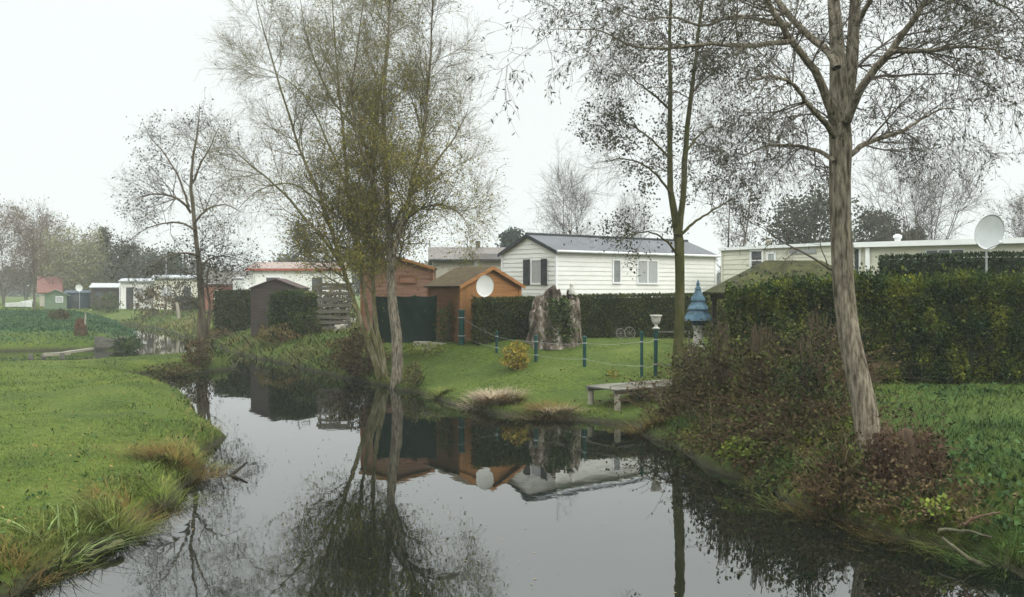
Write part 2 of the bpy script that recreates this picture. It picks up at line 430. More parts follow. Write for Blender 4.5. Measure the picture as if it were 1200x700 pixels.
def leaf_bush(name, c, rx, ry, rz, nleaf, size, aspect, mat, stem_mat, label, cat, group=None, nst=14, droop=.1, hollow=.45, flat_top=False, parts=True, rough_=.25):
    """a shrub: a few stems under a ragged cloud of leaves standing at c"""
    root = empty(name, c)
    tag(root, label, cat, group)
    a = rng.uniform(0, 2*np.pi, nst); el = rng.uniform(.35, 1.3, nst)
    D = np.stack([np.cos(a)*np.cos(el), np.sin(a)*np.cos(el), np.sin(el)], 1)
    P = march(np.zeros((nst, 3)), D, np.full(nst, .75) , 4, .15, (0, 0, .05)) * np.array([rx, ry, rz*1.6])
    Rd = np.full((nst, 5), .016 * min(1, rz)) * np.linspace(1, .4, 5)
    V, Q = tubes(P, Rd, 4)
    link('stem', V, Q, stem_mat, root)
    d = unit(rng.normal(0, 1, (nleaf, 3))); d[:, 2] = np.abs(d[:, 2]) if flat_top else d[:, 2]
    lump = 1 + rough_ * (np.sin(d[:, 0]*5 + c[0]*3) * np.sin(d[:, 1]*4 + c[1]) + .6*np.sin(d[:, 2]*7 + d[:, 0]*3))
    r = rng.uniform(hollow, 1, nleaf) ** .5 * lump
    p = d * r[:, None] * np.array([rx, ry, rz * (1 if flat_top else .55)]) + np.array([0, 0, 0 if flat_top else rz * .5])
    p = p[p[:, 2] > -.02]
    V, Q = leaf_cards(p, size, aspect, droop, out=unit(p) * .5)
    link('foliage', V, Q, mat, root)
    return root

def tuft(name, c, n, h, w, spread, lean, mat, label, cat, group=None, bend=.7):
    """a clump of blades rooted round c"""
    x = rng.normal(0, spread, n); y = rng.normal(0, spread, n)
    r = np.hypot(x, y); az = np.arctan2(y, x) + rng.normal(0, .5, n)
    zb = gz(c[0] + x, c[1] + y) - c[2]; zb = np.maximum(zb, -c[2] - .05)
    V, Q = blades(np.stack([x, y, zb - .02], 1), h * rng.uniform(.5, 1.15, n), w * rng.uniform(.6, 1.3, n), lean * rng.uniform(.2, 1.4, n), bend, 4, az)
    o = link(name, V, Q, mat, None, loc=c)
    tag(o, label, cat, group)
    return o
# ------------------------------------------------------------------ buildings
def wbox(mb, a, b, s0, s1, z0, z1, o0, o1):
    a = Vector(a); b = Vector(b); d = (b - a).normalized(); n = Vector((d.y, -d.x))
    def p(s, o, z): q = a + d * s + n * o; return (q.x, q.y, z)
    return mb.hexa([p(s0, o1, z0), p(s1, o1, z0), p(s1, o0, z0), p(s0, o0, z0), p(s0, o1, z1), p(s1, o1, z1), p(s1, o0, z1), p(s0, o0, z1)])

def siding(mb, a, b, z0, z1, apex=None, pitch=.17, lip=.022):
    """overlapping boards up one wall (and its gable)"""
    a = Vector(a); b = Vector(b); Lw = (b - a).length; d = (b - a).normalized(); n = Vector((d.y, -d.x))
    top = apex if apex else z1; k = max(1, int(math.ceil((top - z0) / pitch - 1e-6)))
    def ins(z): return 0 if z <= z1 or not apex else min(.499, (z - z1) / (apex - z1) * .5) * Lw
    def p(s, o, z): q = a + d * s + n * o; return (q.x, q.y, z)
    for i in range(k):
        za = z0 + i * pitch; zb = min(top, za + pitch)
        ia, ib = ins(za), ins(zb)
        mb.add([p(ia, lip, za), p(Lw - ia, lip, za), p(Lw - ib, .002, zb), p(ib, .002, zb), p(ia, 0, za), p(Lw - ia, 0, za)], [(0, 1, 2, 3), (4, 5, 1, 0)])
    return mb

class House:
    def __init__(s, name, c, u, label, cat, z0):
        s.c = Vector((c[0], c[1], z0)); s.u = Vector(u).normalized(); s.z0 = z0
        s.root = empty(name, s.c, math.atan2(s.u.y, s.u.x)); tag(s.root, label, cat)
    def z(s, Z): return Z - s.z0
    def front(s, px, py=None):
        k = (px - 600) / F; t = (k * s.c.y - s.c.x) / (s.u.x - k * s.u.y)
        if py is None: return t
        Y = s.c.y + t * s.u.y; return t, CZ - (py - HZ) / F * Y - s.z0
    def side(s, px, py=None): # wall at local x = 0, running away along local y
        v = Vector((-s.u.y, s.u.x)); k = (px - 600) / F; t = (k * s.c.y - s.c.x) / (v.x - k * v.y)
        if py is None: return t
        Y = s.c.y + t * v.y; return t, CZ - (py - HZ) / F * Y - s.z0
    def walls(s, L, W, ze, za, ridge, mat, pitch=.17, name='wall', lip=.022):
        s.L, s.W, s.ze, s.za, s.ridge = L, W, ze, za, ridge
        mb = MB()
        ga = za if ridge == 'y' else None; gb = za if ridge == 'x' else None
        siding(mb, (0, 0), (L, 0), 0, ze, ga, pitch, lip); siding(mb, (L, 0), (L, W), 0, ze, gb, pitch, lip)
        siding(mb, (L, W), (0, W), 0, ze, ga, pitch, lip); siding(mb, (0, W), (0, 0), 0, ze, gb, pitch, lip)
        return mb.build(name, mat, s.root)
    def corners(s, mat, w=.07):
        for x, y in ((0, 0), (s.L, 0), (s.L, s.W), (0, s.W)):
            MB().box(x - w * .5 - .01, y - w * .5 - .01, 0, x + w * .5 + .01, y + w * .5 + .01, s.ze - .003).build('corner_trim', mat, s.root)
    def roof(s, mat, ov=.15, gov=.12, t=.07, lift=.03, name='roof'):
        L, W, ze, za = s.L, s.W, s.ze + lift, s.za + lift
        mb = MB()
        if s.ridge == 'x':
            m = W / 2; sl = (za - ze) / m; e = ze - sl * ov
            mb.slab((-gov, -ov, e), (L + gov, -ov, e), (L + gov, m, za), (-gov, m, za), t)
            mb.slab((L + gov, W + ov, e), (-gov, W + ov, e), (-gov, m, za), (L + gov, m, za), t)
        elif s.ridge == 'y':
            m = L / 2; sl = (za - ze) / m; e = ze - sl * ov
            mb.slab((-ov, W + gov, e), (-ov, -gov, e), (m, -gov, za), (m, W + gov, za), t)
            mb.slab((L + ov, -gov, e), (L + ov, W + gov, e), (m, W + gov, za), (m, -gov, za), t)
        else: # flat, falling a little to the front
            mb.slab((-gov, -ov, ze), (L + gov, -ov, ze), (L + gov, W + ov, za), (-gov, W + ov, za), t)
        return mb.build(name, mat, s.root)
    def window(s, a, b, s0, s1, z0, z1, frame_mat, pane_mat, bars=(), fw=.06, hbars=()):
        mb = MB(); o = .055
        wbox(mb, a, b, s0 - fw, s1 + fw, z1, z1 + fw, 0, o); wbox(mb, a, b, s0 - fw, s1 + fw, z0 - fw, z0, 0, o + .015)
        wbox(mb, a, b, s0 - fw, s0, z0, z1, 0, o); wbox(mb, a, b, s1, s1 + fw, z0, z1, 0, o)
        for q in bars: wbox(mb, a, b, s0 + (s1 - s0) * q - .03, s0 + (s1 - s0) * q + .03, z0, z1, .026, o - .004)
        for q in hbars: wbox(mb, a, b, s0, s1, z0 + (z1 - z0) * q - .02, z0 + (z1 - z0) * q + .02, .026, o - .007)
        f = mb.build('window', frame_mat, s.root)
        wbox(MB_ := MB(), a, b, s0, s1, z0, z1, .022, .03); MB_.build('pane', pane_mat, f)
        return f

CREAM = pm('cream_white_siding', [(.67, .665, .62), (.76, .755, .71)], 1.2, .6, stretch=(1, 1, 3))
CREAM2 = pm('yellowed_cream_siding', [(.55, .53, .43), (.66, .64, .53)], 1.0, .6, stretch=(1, 1, 3))
WHITEPVC = pm('white_trim_paint', [(.72, .73, .72), (.82, .82, .80)], 2, .5)
GREYWHITE = pm('weathered_white_paint', [(.5, .51, .5), (.72, .73, .72)], 3, .6)
SHUT = pm('charcoal_shutter_paint', [(.03, .034, .036), (.05, .054, .056)], 3, .6)
CURT = pm('curtained_glass', [(.30, .31, .31), (.42, .43, .42)], 5, .12, stretch=(6, 6, .4), spec=.6)
DARKGLASS = pm('dark_glass', [(.03, .035, .04), (.08, .085, .09)], 2, .08, spec=.7)
SLATE = roof_tiles('slate_blue_roof_tiles', (.112, .118, .130), (.150, .158, .174), (.06, .063, .07), 5)
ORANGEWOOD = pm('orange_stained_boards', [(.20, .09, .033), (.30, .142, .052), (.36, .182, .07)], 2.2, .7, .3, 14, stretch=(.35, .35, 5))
BROWNWOOD = pm('brown_boards', [(.14, .065, .028), (.21, .105, .05)], 2.2, .75, .3, 14, stretch=(.35, .35, 5))
RUSSETWOOD = pm('reddish_boards', [(.15, .08, .052), (.225, .128, .088), (.255, .155, .112)], 2.0, .8, .3, 14, stretch=(.35, .35, 5))
DARKWOOD = pm('dark_weathered_boards', [(.035, .027, .024), (.07, .055, .048)], 2.2, .85, .3, 14, stretch=(.35, .35, 5))
GREYWOOD = pm('grey_weathered_wood', [(.07, .068, .054), (.14, .135, .11), (.21, .20, .165)], 4, .85, .5, 18, stretch=(.5, .5, 5))
PALEWOOD = pm('pale_weathered_wood', [(.24, .22, .17), (.38, .35, .28)], 4, .85, .5, 18, stretch=(.5, .5, 5))
MOSSROOF = pm('mossy_roofing', [(.05, .034, .024), (.085, .06, .034), (.07, .07, .026)], 3, .95, .8, 14)
GREENMOSS = pm('moss_covered_roofing', [(.022, .022, .012), (.042, .042, .017), (.075, .078, .024)], 2.4, .95, 1.0, 10)
GREYTILE = roof_tiles('grey_brown_roof_tiles', (.16, .14, .12), (.21, .18, .155), (.09, .08, .07), 4)
TANWALL = pm('tan_render', [(.30, .27, .22), (.40, .37, .31)], 1, .8)
REDTILE = roof_tiles('red_roof_tiles', (.22, .085, .062), (.28, .11, .08), (.14, .06, .05), 4)
GREENPAINT = pm('faded_green_paint', [(.09, .14, .085), (.16, .21, .14)], 3, .7, stretch=(.4, .4, 4))
BLUEPAINT = pm('dark_blue_boards', [(.02, .034, .042), (.036, .055, .065)], 2, .7)
METAL = pm('galvanised_metal', [(.30, .31, .31), (.45, .46, .46)], 5, .45, metal=.6)
ROOFGREY = pm('pale_grey_roofing', [(.26, .27, .28), (.38, .39, .40)], 1.5, .7)
DISHGREY = pm('grey_dish_paint', [(.52, .54, .55), (.60, .62, .63)], 3, .5)
DISHWHITE = pm('white_dish_paint', [(.74, .74, .72), (.82, .82, .80)], 3, .5)
POSTGREEN = pm('dark_green_post_paint', [(.008, .04, .036), (.015, .065, .058)], 3, .5)
PLASTERW = pm('weathered_white_stone', [(.42, .40, .36), (.62, .60, .55)], 9, .85, .5, 25)

# white mobile home beyond the hedge
g = 1.55
H = House('mobile_home', (1.73, 36.0), (.8, .6), 'white clad mobile home with slate blue tiled roof and charcoal shutters', 'mobile home', g)
H.walls(9.3, 3.55, 4.7 - g, 5.36 - g, 'x', CREAM, .18); H.corners(WHITEPVC)
H.roof(SLATE, .16, .1, .06)
mb = MB()
for y0, z0_, y1, z1_ in ((-.17, 4.7 - g - .07, 1.775, 5.36 - g + .02), (3.72, 4.7 - g - .07, 1.775, 5.36 - g + .02)):
    mb.hexa([(-.135, y0, z0_ - .11), (-.105, y0, z0_ - .11), (-.105, y1, z1_ - .12), (-.135, y1, z1_ - .12), (-.135, y0, z0_ + .03), (-.105, y0, z0_ + .03), (-.105, y1, z1_ + .03), (-.135, y1, z1_ + .03)])
mb.build('barge_board', SHUT, H.root)
mb = MB(); mb.tube([(-.12, -.21, 4.7 - g - .06), (9.42, -.21, 4.7 - g - .06)], .05, 8); mb.build('gutter', GREYWHITE, H.root)
mb = MB(); mb.tube([(-.12, 1.775, 5.36 - g + .05), (9.42, 1.775, 5.36 - g + .05)], .06, 6); mb.build('ridge_cap', SHUT, H.root)
S_A, S_B = (0, 3.55), (0, 0)            # gable wall runs from the far corner to the near one
t0, za = H.side(641, 305); t1, zb = H.side(624, 332)
H.window(S_A, S_B, 3.55 - t1, 3.55 - t0, zb, za, WHITEPVC, CURT)
mb = MB(); sa, sb = 3.55 - H.side(621.5), 3.55 - H.side(614); wbox(mb, S_A, S_B, sb, sa, zb - .08, za + .06, .024, .05); mb.build('shutter', SHUT, H.root)
mb = MB(); sa, sb = 3.55 - H.side(642.5), 3.55 - H.side(635.5); wbox(mb, S_A, S_B, sb, sa, zb - .08, za + .06, .056, .082); mb.build('shutter', SHUT, H.root)
F_A, F_B = (0, 0), (9.3, 0)
t0, za = H.front(718.5, 305.5); t1, zb = H.front(726, 331)
H.window(F_A, F_B, t0, t1, zb, za, WHITEPVC, pm('half_shaded_glass', [(.16, .17, .17), (.24, .25, .25)], 3, .1, spec=.6))
t0, za = H.front(747, 306); t1, zb = H.front(769.5, 332)
H.window(F_A, F_B, t0, t1, zb, za, WHITEPVC, CURT, bars=(.5,))

# cream mobile home next to it
g = 1.6
H = House('mobile_home', (8.95, 39.2), (.545, -.838), 'yellowed cream mobile home with white roof edge behind the mossy pavilion', 'mobile home', g)
H.walls(6.0, 3.4, 4.86 - g, 4.98 - g, 'f', CREAM2, .2); H.corners(CREAM2); H.roof(ROOFGREY, .1, .1, .09, .02)
mb = MB(); wbox(mb, (0, 0), (6, 0), -.1, 6.1, 4.80 - g, 4.92 - g, .112, .14); mb.build('fascia', WHITEPVC, H.root)
t0, za = H.front(881.5, 295); t1, zb = H.front(893.5, 316)
H.window((0, 0), (6, 0), t0, t1, zb, za, WHITEPVC, DARKGLASS, hbars=(.5,), fw=.09)
t0, za = H.front(901, 298); t1, zb = H.front(908, 312)
H.window((0, 0), (6, 0), t0, t1, zb, za, WHITEPVC, CURT, fw=.09)
t0, za = H.front(926, 293.5); t1, zb = H.front(957, 297)
mb = MB(); wbox(mb, (0, 0), (6, 0), t0, t1, zb, za, .024, .05); mb.build('vent_strip', METAL, H.root)
t0, _ = H.front(889, 284)
mb = MB(); mb.tube([(t0, .6, 4.9 - g), (t0, .6, 5.12 - g)], .07, 8); mb.lathe([(.1, 0), (.13, .05), (.05, .12)], 10, (t0, .6, 5.1 - g)); mb.build('roof_vent', TANWALL, H.root)

# long cream mobile home behind the clipped hedge
g = 1.6
H = House('mobile_home', (13.0, 34.4), (.80, -.60), 'long cream mobile home with thick white fascia and a dark doorway', 'mobile home', g)
H.walls(9.5, 3.5, 4.84 - g, 4.92 - g, 'f', CREAM2, .2); H.corners(WHITEPVC); H.roof(ROOFGREY, .2, .15, .09, .03)
mb = MB(); wbox(mb, (0, 0), (9.5, 0), -.17, 9.67, 4.72 - g, 4.91 - g, .21, .245); mb.build('fascia', WHITEPVC, H.root)
t0, za = H.front(1086, 294); t1, zb = H.front(1129, 305)
H.window((0, 0), (9.5, 0), t0, t1, zb, za, GREYWHITE, DARKGLASS, bars=(.33, .66), fw=.04)
mb = MB(); wbox(mb, (0, 0), (9.5, 0), -.05 + .28, -.05 + .34 + .08, 0, 4.70 - g, .05, .17); mb.build('porch_post', WHITEPVC, H.root)
t0, _ = H.front(1035, 280)
mb = MB(); mb.lathe([(.11, 0), (.11, .2), (.16, .22), (.16, .3), (.04, .36)], 12, (t0 + .3, .8, 4.86 - g)); mb.build('roof_vent', WHITEPVC, H.root)
mb = MB(); mb.hexa([(-.62, .05, 0), (-.05, .05, 0), (-.05, .12, 0), (-.62, .12, 0), (-.62, .05, 4.66 - g), (-.05, .05, 4.66 - g), (-.05, .12, 4.66 - g), (-.62, .12, 4.66 - g)])
d_ = mb.build('door', pm('slate_grey_door', [(.05, .06, .065), (.085, .095, .10)], 3, .4), H.root)
mb = MB(); mb.box(-.70, .03, 4.67 - g, .0, .14, 4.76 - g); mb.box(-.70, .03, 0, -.625, .14, 4.665 - g); mb.build('door_frame', WHITEPVC, H.root)

# orange shed with boarded gable
g = 1.25
H = House('garden_shed', (-1.78, 32.0), (.82, .57), 'orange stained wooden garden shed with mossy brown gable roof', 'shed', g)
H.walls(2.5, 2.25, 3.33 - g, 3.96 - g, 'y', ORANGEWOOD, .115, lip=.014); H.corners(ORANGEWOOD, .09); H.roof(MOSSROOF, .14, .16, .06, .02)
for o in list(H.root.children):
    if o.name.startswith('wall'): # the left side wall is a darker brown than the front
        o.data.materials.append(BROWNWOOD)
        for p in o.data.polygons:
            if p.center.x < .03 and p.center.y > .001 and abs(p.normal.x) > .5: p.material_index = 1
mb = MB(); zr = 3.96 - g + .02
for x0 in (-.14, 2.64):
    ze_ = 3.33 - g + .02 - .14 * (.63 / 1.25)
    mb.hexa([(x0, -.185, ze_ - .12), (x0, -.16, ze_ - .12), (1.25, -.16, zr - .12), (1.25, -.185, zr - .12), (x0, -.185, ze_ + .01), (x0, -.16, ze_ + .01), (1.25, -.16, zr + .01), (1.25, -.185, zr + .01)])
mb.build('barge_board', ORANGEWOOD, H.root)
mb = MB(); mb.box(.02, -.04, 0, .62, -.016, 3.3 - g); mb.build('door', pm('orange_door_boards', [(.23, .11, .042), (.31, .155, .06)], 2.2, .7, .3, 14, stretch=(6, .35, .35)), H.root)

# reddish cabin behind the green netting
g = 1.5
H = House('wooden_cabin', (-5.9, 36.2), (1, .05), 'reddish brown wooden cabin with a low gable behind dark green netting', 'cabin', g)
H.walls(2.75, 3.0, 4.02 - g, 4.42 - g, 'y', RUSSETWOOD, .16, lip=.016); H.corners(BROWNWOOD, .08); H.roof(MOSSROOF, .12, .15, .05)
mb = MB(); zr = 4.42 - g + .03
for x0 in (-.12, 2.87):
    ze_ = 4.02 - g + .03 - .12 * (.4 / 1.375)
    mb.hexa([(x0, -.175, ze_ - .1), (x0, -.152, ze_ - .1), (1.375, -.152, zr - .1), (1.375, -.175, zr - .1), (x0, -.175, ze_ + .01), (x0, -.152, ze_ + .01), (1.375, -.152, zr + .01), (1.375, -.175, zr + .01)])
mb.build('barge_board', ORANGEWOOD, H.root)
H.window((0, 0), (2.75, 0), 1.5, 2.1, 2.55 - g + .9, 3.2 - g + .45, BROWNWOOD, pm('boarded_pane', [(.22, .12, .085), (.28, .15, .10)], 3, .5))

# house with a long grey brown roof further back
g = 1.7
H = House('bungalow', (-4.3, 50.0), (1, .09), 'tan bungalow with long grey brown tiled roof behind the sheds', 'bungalow', g)
H.walls(4.6, 6.5, 4.75 - g, 5.55 - g, 'x', TANWALL, .5, lip=.002); H.roof(GREYTILE, .3, .25, .08)
mb = MB(); mb.tube([(-.2, -.36, 4.72 - g), (4.8, -.36, 4.72 - g)], .06, 6); mb.build('gutter', SHUT, H.root)
H.window((0, 0), (4.6, 0), 2.9, 3.7, 1.6, 2.6, WHITEPVC, DARKGLASS)
mb = MB(); mb.box(2.5, 3.1, 5.5 - g, 2.75, 3.35, 5.95 - g); mb.build('chimney', GREYTILE, H.root)
H = House('carport', (-1.55, 44.0), (1, .12), 'low dark roofed lean-to between shed and white mobile home', 'lean-to', g)
H.walls(2.2, 3.0, 4.55 - g, 4.95 - g, 'f', TANWALL, .2); H.roof(pm('dark_felt', [(.05, .045, .042), (.085, .078, .07)], 3, .9), .3, .3, .08)

# dark shed by the far bank
g = gz1(-13.0, 48) - .08
H = House('garden_shed', (-13.6, 48.0), (1, .05), 'dark weathered shed with a low curved roof on the far bank', 'shed', g)
H.walls(2.5, 2.6, 3.22 - g, 3.7 - g, 'y', DARKWOOD, .15, lip=.016); H.roof(pm('dark_shed_felt', [(.05, .035, .032), (.085, .06, .055)], 3, .9), .1, .12, .06)
mb = MB(); mb.box(.75, -.045, .02, 1.6, -.018, 1.55); mb.build('door', pm('shed_door', [(.05, .04, .034), (.085, .07, .06)], 2, .85, stretch=(5, .4, .4)), H.root)

# far houses on the far bank
g = 1.5
H = House('house', (-19.6, 69.0), (1, .02), 'white single storey house with red roof edges beyond the dark shed', 'house', g)
H.walls(6.8, 5, 4.7 - g, 5.2 - g, 'x', pm('white_render', [(.70, .70, .66), (.80, .79, .75)], 1, .8), .6, lip=.002); H.roof(pm('pinkish_roofing', [(.20, .15, .13), (.28, .225, .20)], 2, .8), .25, .3, .07)
mb = MB(); mb.box(-.32, -.30, 4.52 - g, 7.1, -.265, 4.65 - g); mb.build('fascia', pm('red_trim_paint', [(.30, .06, .04), (.38, .09, .06)], 3, .6), H.root)
H.window((0, 0), (7.6, 0), 1.2, 2.2, 1.3, 2.5, WHITEPVC, DARKGLASS); H.window((0, 0), (7.6, 0), 4.6, 5.4, 1.3, 2.5, WHITEPVC, DARKGLASS)
H = House('outbuilding', (-21.5, 71.0), (1, .15), 'small plain white outbuilding beside the brick cottage', 'outbuilding', g)
H.walls(1.6, 3, 3.95 - g, 4.1 - g, 'f', pm('white_block', [(.66, .67, .65), (.76, .76, .74)], 1, .8), .4, lip=.002); H.roof(ROOFGREY, .1, .1, .08)
H = House('cottage', (-24.7, 74.0), (1, .15), 'low brick cottage with a grey roof behind the slim waterside tree', 'cottage', g)
H.walls(2.8, 5, 3.6 - g, 4.6 - g, 'x', pm('brick_wall', [(.20, .09, .065), (.28, .13, .09)], 5, .9), .4, lip=.002); H.roof(GREYTILE, .25, .2, .08)
H.window((0, 0), (3.6, 0), .8, 1.6, .7, 1.5, WHITEPVC, DARKGLASS)
# the two pale trailers, dark shed, blue hut, green hut and red roofed house at the end of the meadow
g = 1.0
H = House('trailer', (-41.2, 97.0), (.95, .3), 'pale trailer with grey roof and covered porch at the end of the meadow', 'trailer', g)
H.walls(4.1, 3, 3.95 - g, 4.25 - g, 'f', CREAM, .3); H.roof(ROOFGREY, .4, .2, .1)
H.window((0, 0), (4.1, 0), 1.5, 2.1, 1.2, 2.1, SHUT, CURT); H.window((0, 0), (4.1, 0), 2.7, 3.6, 1.2, 2.1, SHUT, DARKGLASS, bars=(.5,))
mb = MB(); mb.box(.55, -.06, 0, 1.25, -.026, 2.3); mb.build('door', SHUT, H.root)
for x in (-.1, 1.4): MB().box(x, -.38, 0, x + .09, -.29, 2.84).build('porch_post', GREYWHITE, H.root)
H = House('trailer', (-36.9, 95.0), (.95, .3), 'cream trailer with brighter raised roof beside the pale one', 'trailer', g)
H.walls(4.4, 3, 4.3 - g, 4.6 - g, 'f', CREAM2, .3); H.roof(ROOFGREY, .3, .25, .14)
H.window((0, 0), (4.4, 0), .7, 1.7, 1.3, 2.3, WHITEPVC, CURT, bars=(.5,)); H.window((0, 0), (4.4, 0), 2.9, 3.6, 1.3, 2.3, WHITEPVC, DARKGLASS)
MB().tube([(1.1, 1.2, 3.4), (1.1, 1.2, 6.0)], .05, 6).build('mast', METAL, H.root)
H = House('garden_shed', (-45.2, 99.0), (.94, .34), 'low dark shed with a pale roof edge next to the trailers', 'shed', g)
H.walls(3.3, 3, 3.3 - g, 3.75 - g, 'f', DARKWOOD, .2); H.roof(ROOFGREY, .3, .2, .1)
for x in (.5, 1.6, 2.7): H.window((0, 0), (3.3, 0), x, x + .6, 1.2, 1.8, DARKWOOD, DARKGLASS, fw=.04)
H = House('hut', (-48.3, 99.5), (.93, .36), 'dark blue boarded hut under the small white dish', 'hut', g)
H.walls(2.4, 2.4, 2.7 - g, 2.95 - g, 'f', BLUEPAINT, .2); H.roof(pm('dark_blue_roof', [(.03, .045, .06), (.05, .07, .09)], 3, .7), .1, .1, .06)
MB().box(.8, -.05, .02, 1.5, -.024, 1.5).build('door', DARKGLASS, H.root)
H = House('hut', (-49.2, 97.0), (.9, .42), 'small faded green hut with a gable below the red roof', 'hut', g)
H.walls(2.1, 2.4, 2.55 - g, 3.05 - g, 'y', GREENPAINT, .18); H.roof(GREENPAINT, .3, .2, .08)
H.window((0, 0), (2.1, 0), 1.1, 1.7, .75, 1.3, GREYWHITE, CURT); MB().box(.3, -.05, .02, .85, -.024, 1.35).build('door', GREENPAINT, H.root)
H = House('house', (-57.4, 112.0), (.9, .44), 'house with a steep red tiled roof behind the green hut', 'house', 1.0)
H.walls(2.2, 4, 2.9 - 1, 4.6 - 1, 'x', TANWALL, .5, lip=.002); H.roof(REDTILE, .3, .3, .1); H.window((0, 0), (2.6, 0), .9, 1.6, .9, 1.7, WHITEPVC, DARKGLASS)

# mossy roofed pavilion behind the big hedge
g = .95
root = empty('garden_pavilion', (6.0, 25.6, g)); tag(root, 'open wooden garden pavilion with a moss covered hipped roof', 'pavilion')
mb = MB(); e = 3.08 - g; r_ = 4.02 - g
A, B, C_, D = (-.05, -.2, e), (4.3, -.2, e), (4.3, 3.2, e), (-.05, 3.2, e); E1, E2 = (1.45, 1.5, r_), (3.1, 1.5, r_)
mb.slab(A, B, E2, E1, .09); mb.slab(C_, D, E1, E2, .09)
def tri_slab(mb, a, b, c, t):
    a, b, c = map(Vector, (a, b, c)); n = (b - a).cross(c - a).normalized() * t
    mb.add([a, b, c, a - n, b - n, c - n], [(0, 1, 2), (5, 4, 3), (0, 3, 4, 1), (1, 4, 5, 2), (2, 5, 3, 0)])
tri_slab(mb, D, A, E1, .09); tri_slab(mb, B, C_, E2, .09)
mb.build('roof', GREENMOSS, root)
for x in (.25, 4.0):
    for y in (.1, 2.9): MB().box(x - .06, y - .06, 0, x + .06, y + .06, e - .05).build('post', DARKWOOD, root)
mb = MB(); mb.box(.15, .03, e - .2, 4.1, .13, e - .04); mb.box(.15, 2.87, e - .2, 4.1, 2.97, e - .04); mb.box(.2, .14, e - .2, .3, 2.86, e - .04); mb.box(3.95, .14, e - .2, 4.05, 2.86, e - .04); mb.build('beam', DARKWOOD, root)

# ------------------------------------------------------------------ satellite dishes
def dish(c, rx, rz_, polez, label, mat, arm=True, yaw=0.0, tilt=12):
    """c: centre of the bowl; the pole goes down to polez"""
    root = empty('satellite_dish', (c[0], c[1], polez), yaw); tag(root, label, 'satellite dish')
    dz = c[2] - polez; n = 32; mb = MB(); V = []; rings = [0, .35, .65, .88, 1.0]
    ct, st = math.cos(R(tilt)), math.sin(R(tilt))
    def tr(x, y, z): return (x, y * ct - z * st - 0.0, z * ct + y * st + dz)
    for side, off in ((0, 0), (1, .025)):
        for r in rings:
            for k in range(n):
                w = 2 * math.pi * k / n
                V.append(tr(rx * r * math.cos(w), off + .13 * rx * 2 * (1 - r * r) * .55, rz_ * r * math.sin(w)))
    Fs = []; m = len(rings)
    for s_ in (0, 1):
        b0 = s_ * m * n
        for i in range(m - 1):
            for k in range(n):
                k2 = (k + 1) % n; q = (b0 + i*n + k, b0 + i*n + k2, b0 + (i+1)*n + k2, b0 + (i+1)*n + k)
                Fs.append(q if s_ else q[::-1])
    for k in range(n):
        k2 = (k + 1) % n; Fs.append(((m-1)*n + k, (m-1)*n + k2, m*n + (m-1)*n + k2, m*n + (m-1)*n + k))
    mb.add(V, Fs); mb.build('reflector', mat, root, True)
    MB().tube([(0, .22 * rx + .05, 0), (0, .22 * rx + .05, dz - .05)], .022 + .012 * rx, 10).build('pole', METAL, root)
    mb = MB(); mb.box(-.07, .2 * rx + .03, dz - .1, .07, .22 * rx + .09, dz + .06); mb.build('bracket', METAL, root)
    if arm:
        a0 = Vector(tr(0, 0, -rz_ * .98)); a1 = Vector(tr(.0, -rx * 1.25, -rz_ * .45))
        mb = MB().tube([a0, a1], .012, 6); o = mb.build('feed_arm', METAL, root)
        MB().tube([a1, a1 + Vector((0, .09, .05))], [.035, .025], 10).build('receiver', DISHGREY, root)
    return root
c = at(1160, 272, 24.7); dish(c, .43, .475, gz1(c.x, c.y), 'big grey satellite dish on a pole above the clipped hedge', DISHGREY, True, R(8))
c = at(568.5, 335.5, 31.3); dish(c, .31, .37, gz1(c.x, c.y), 'white oval satellite dish in front of the orange shed', DISHWHITE, False, R(18))
c = at(292, 331, 66); dish(c, .48, .52, gz1(c.x, c.y), 'white satellite dish near the white house with red trim', DISHWHITE, False)
c = at(92.5, 337.5, 94); dish(c, .36, .36, gz1(c.x, c.y), 'small white satellite dish on a pole over the blue hut', DISHWHITE, False)
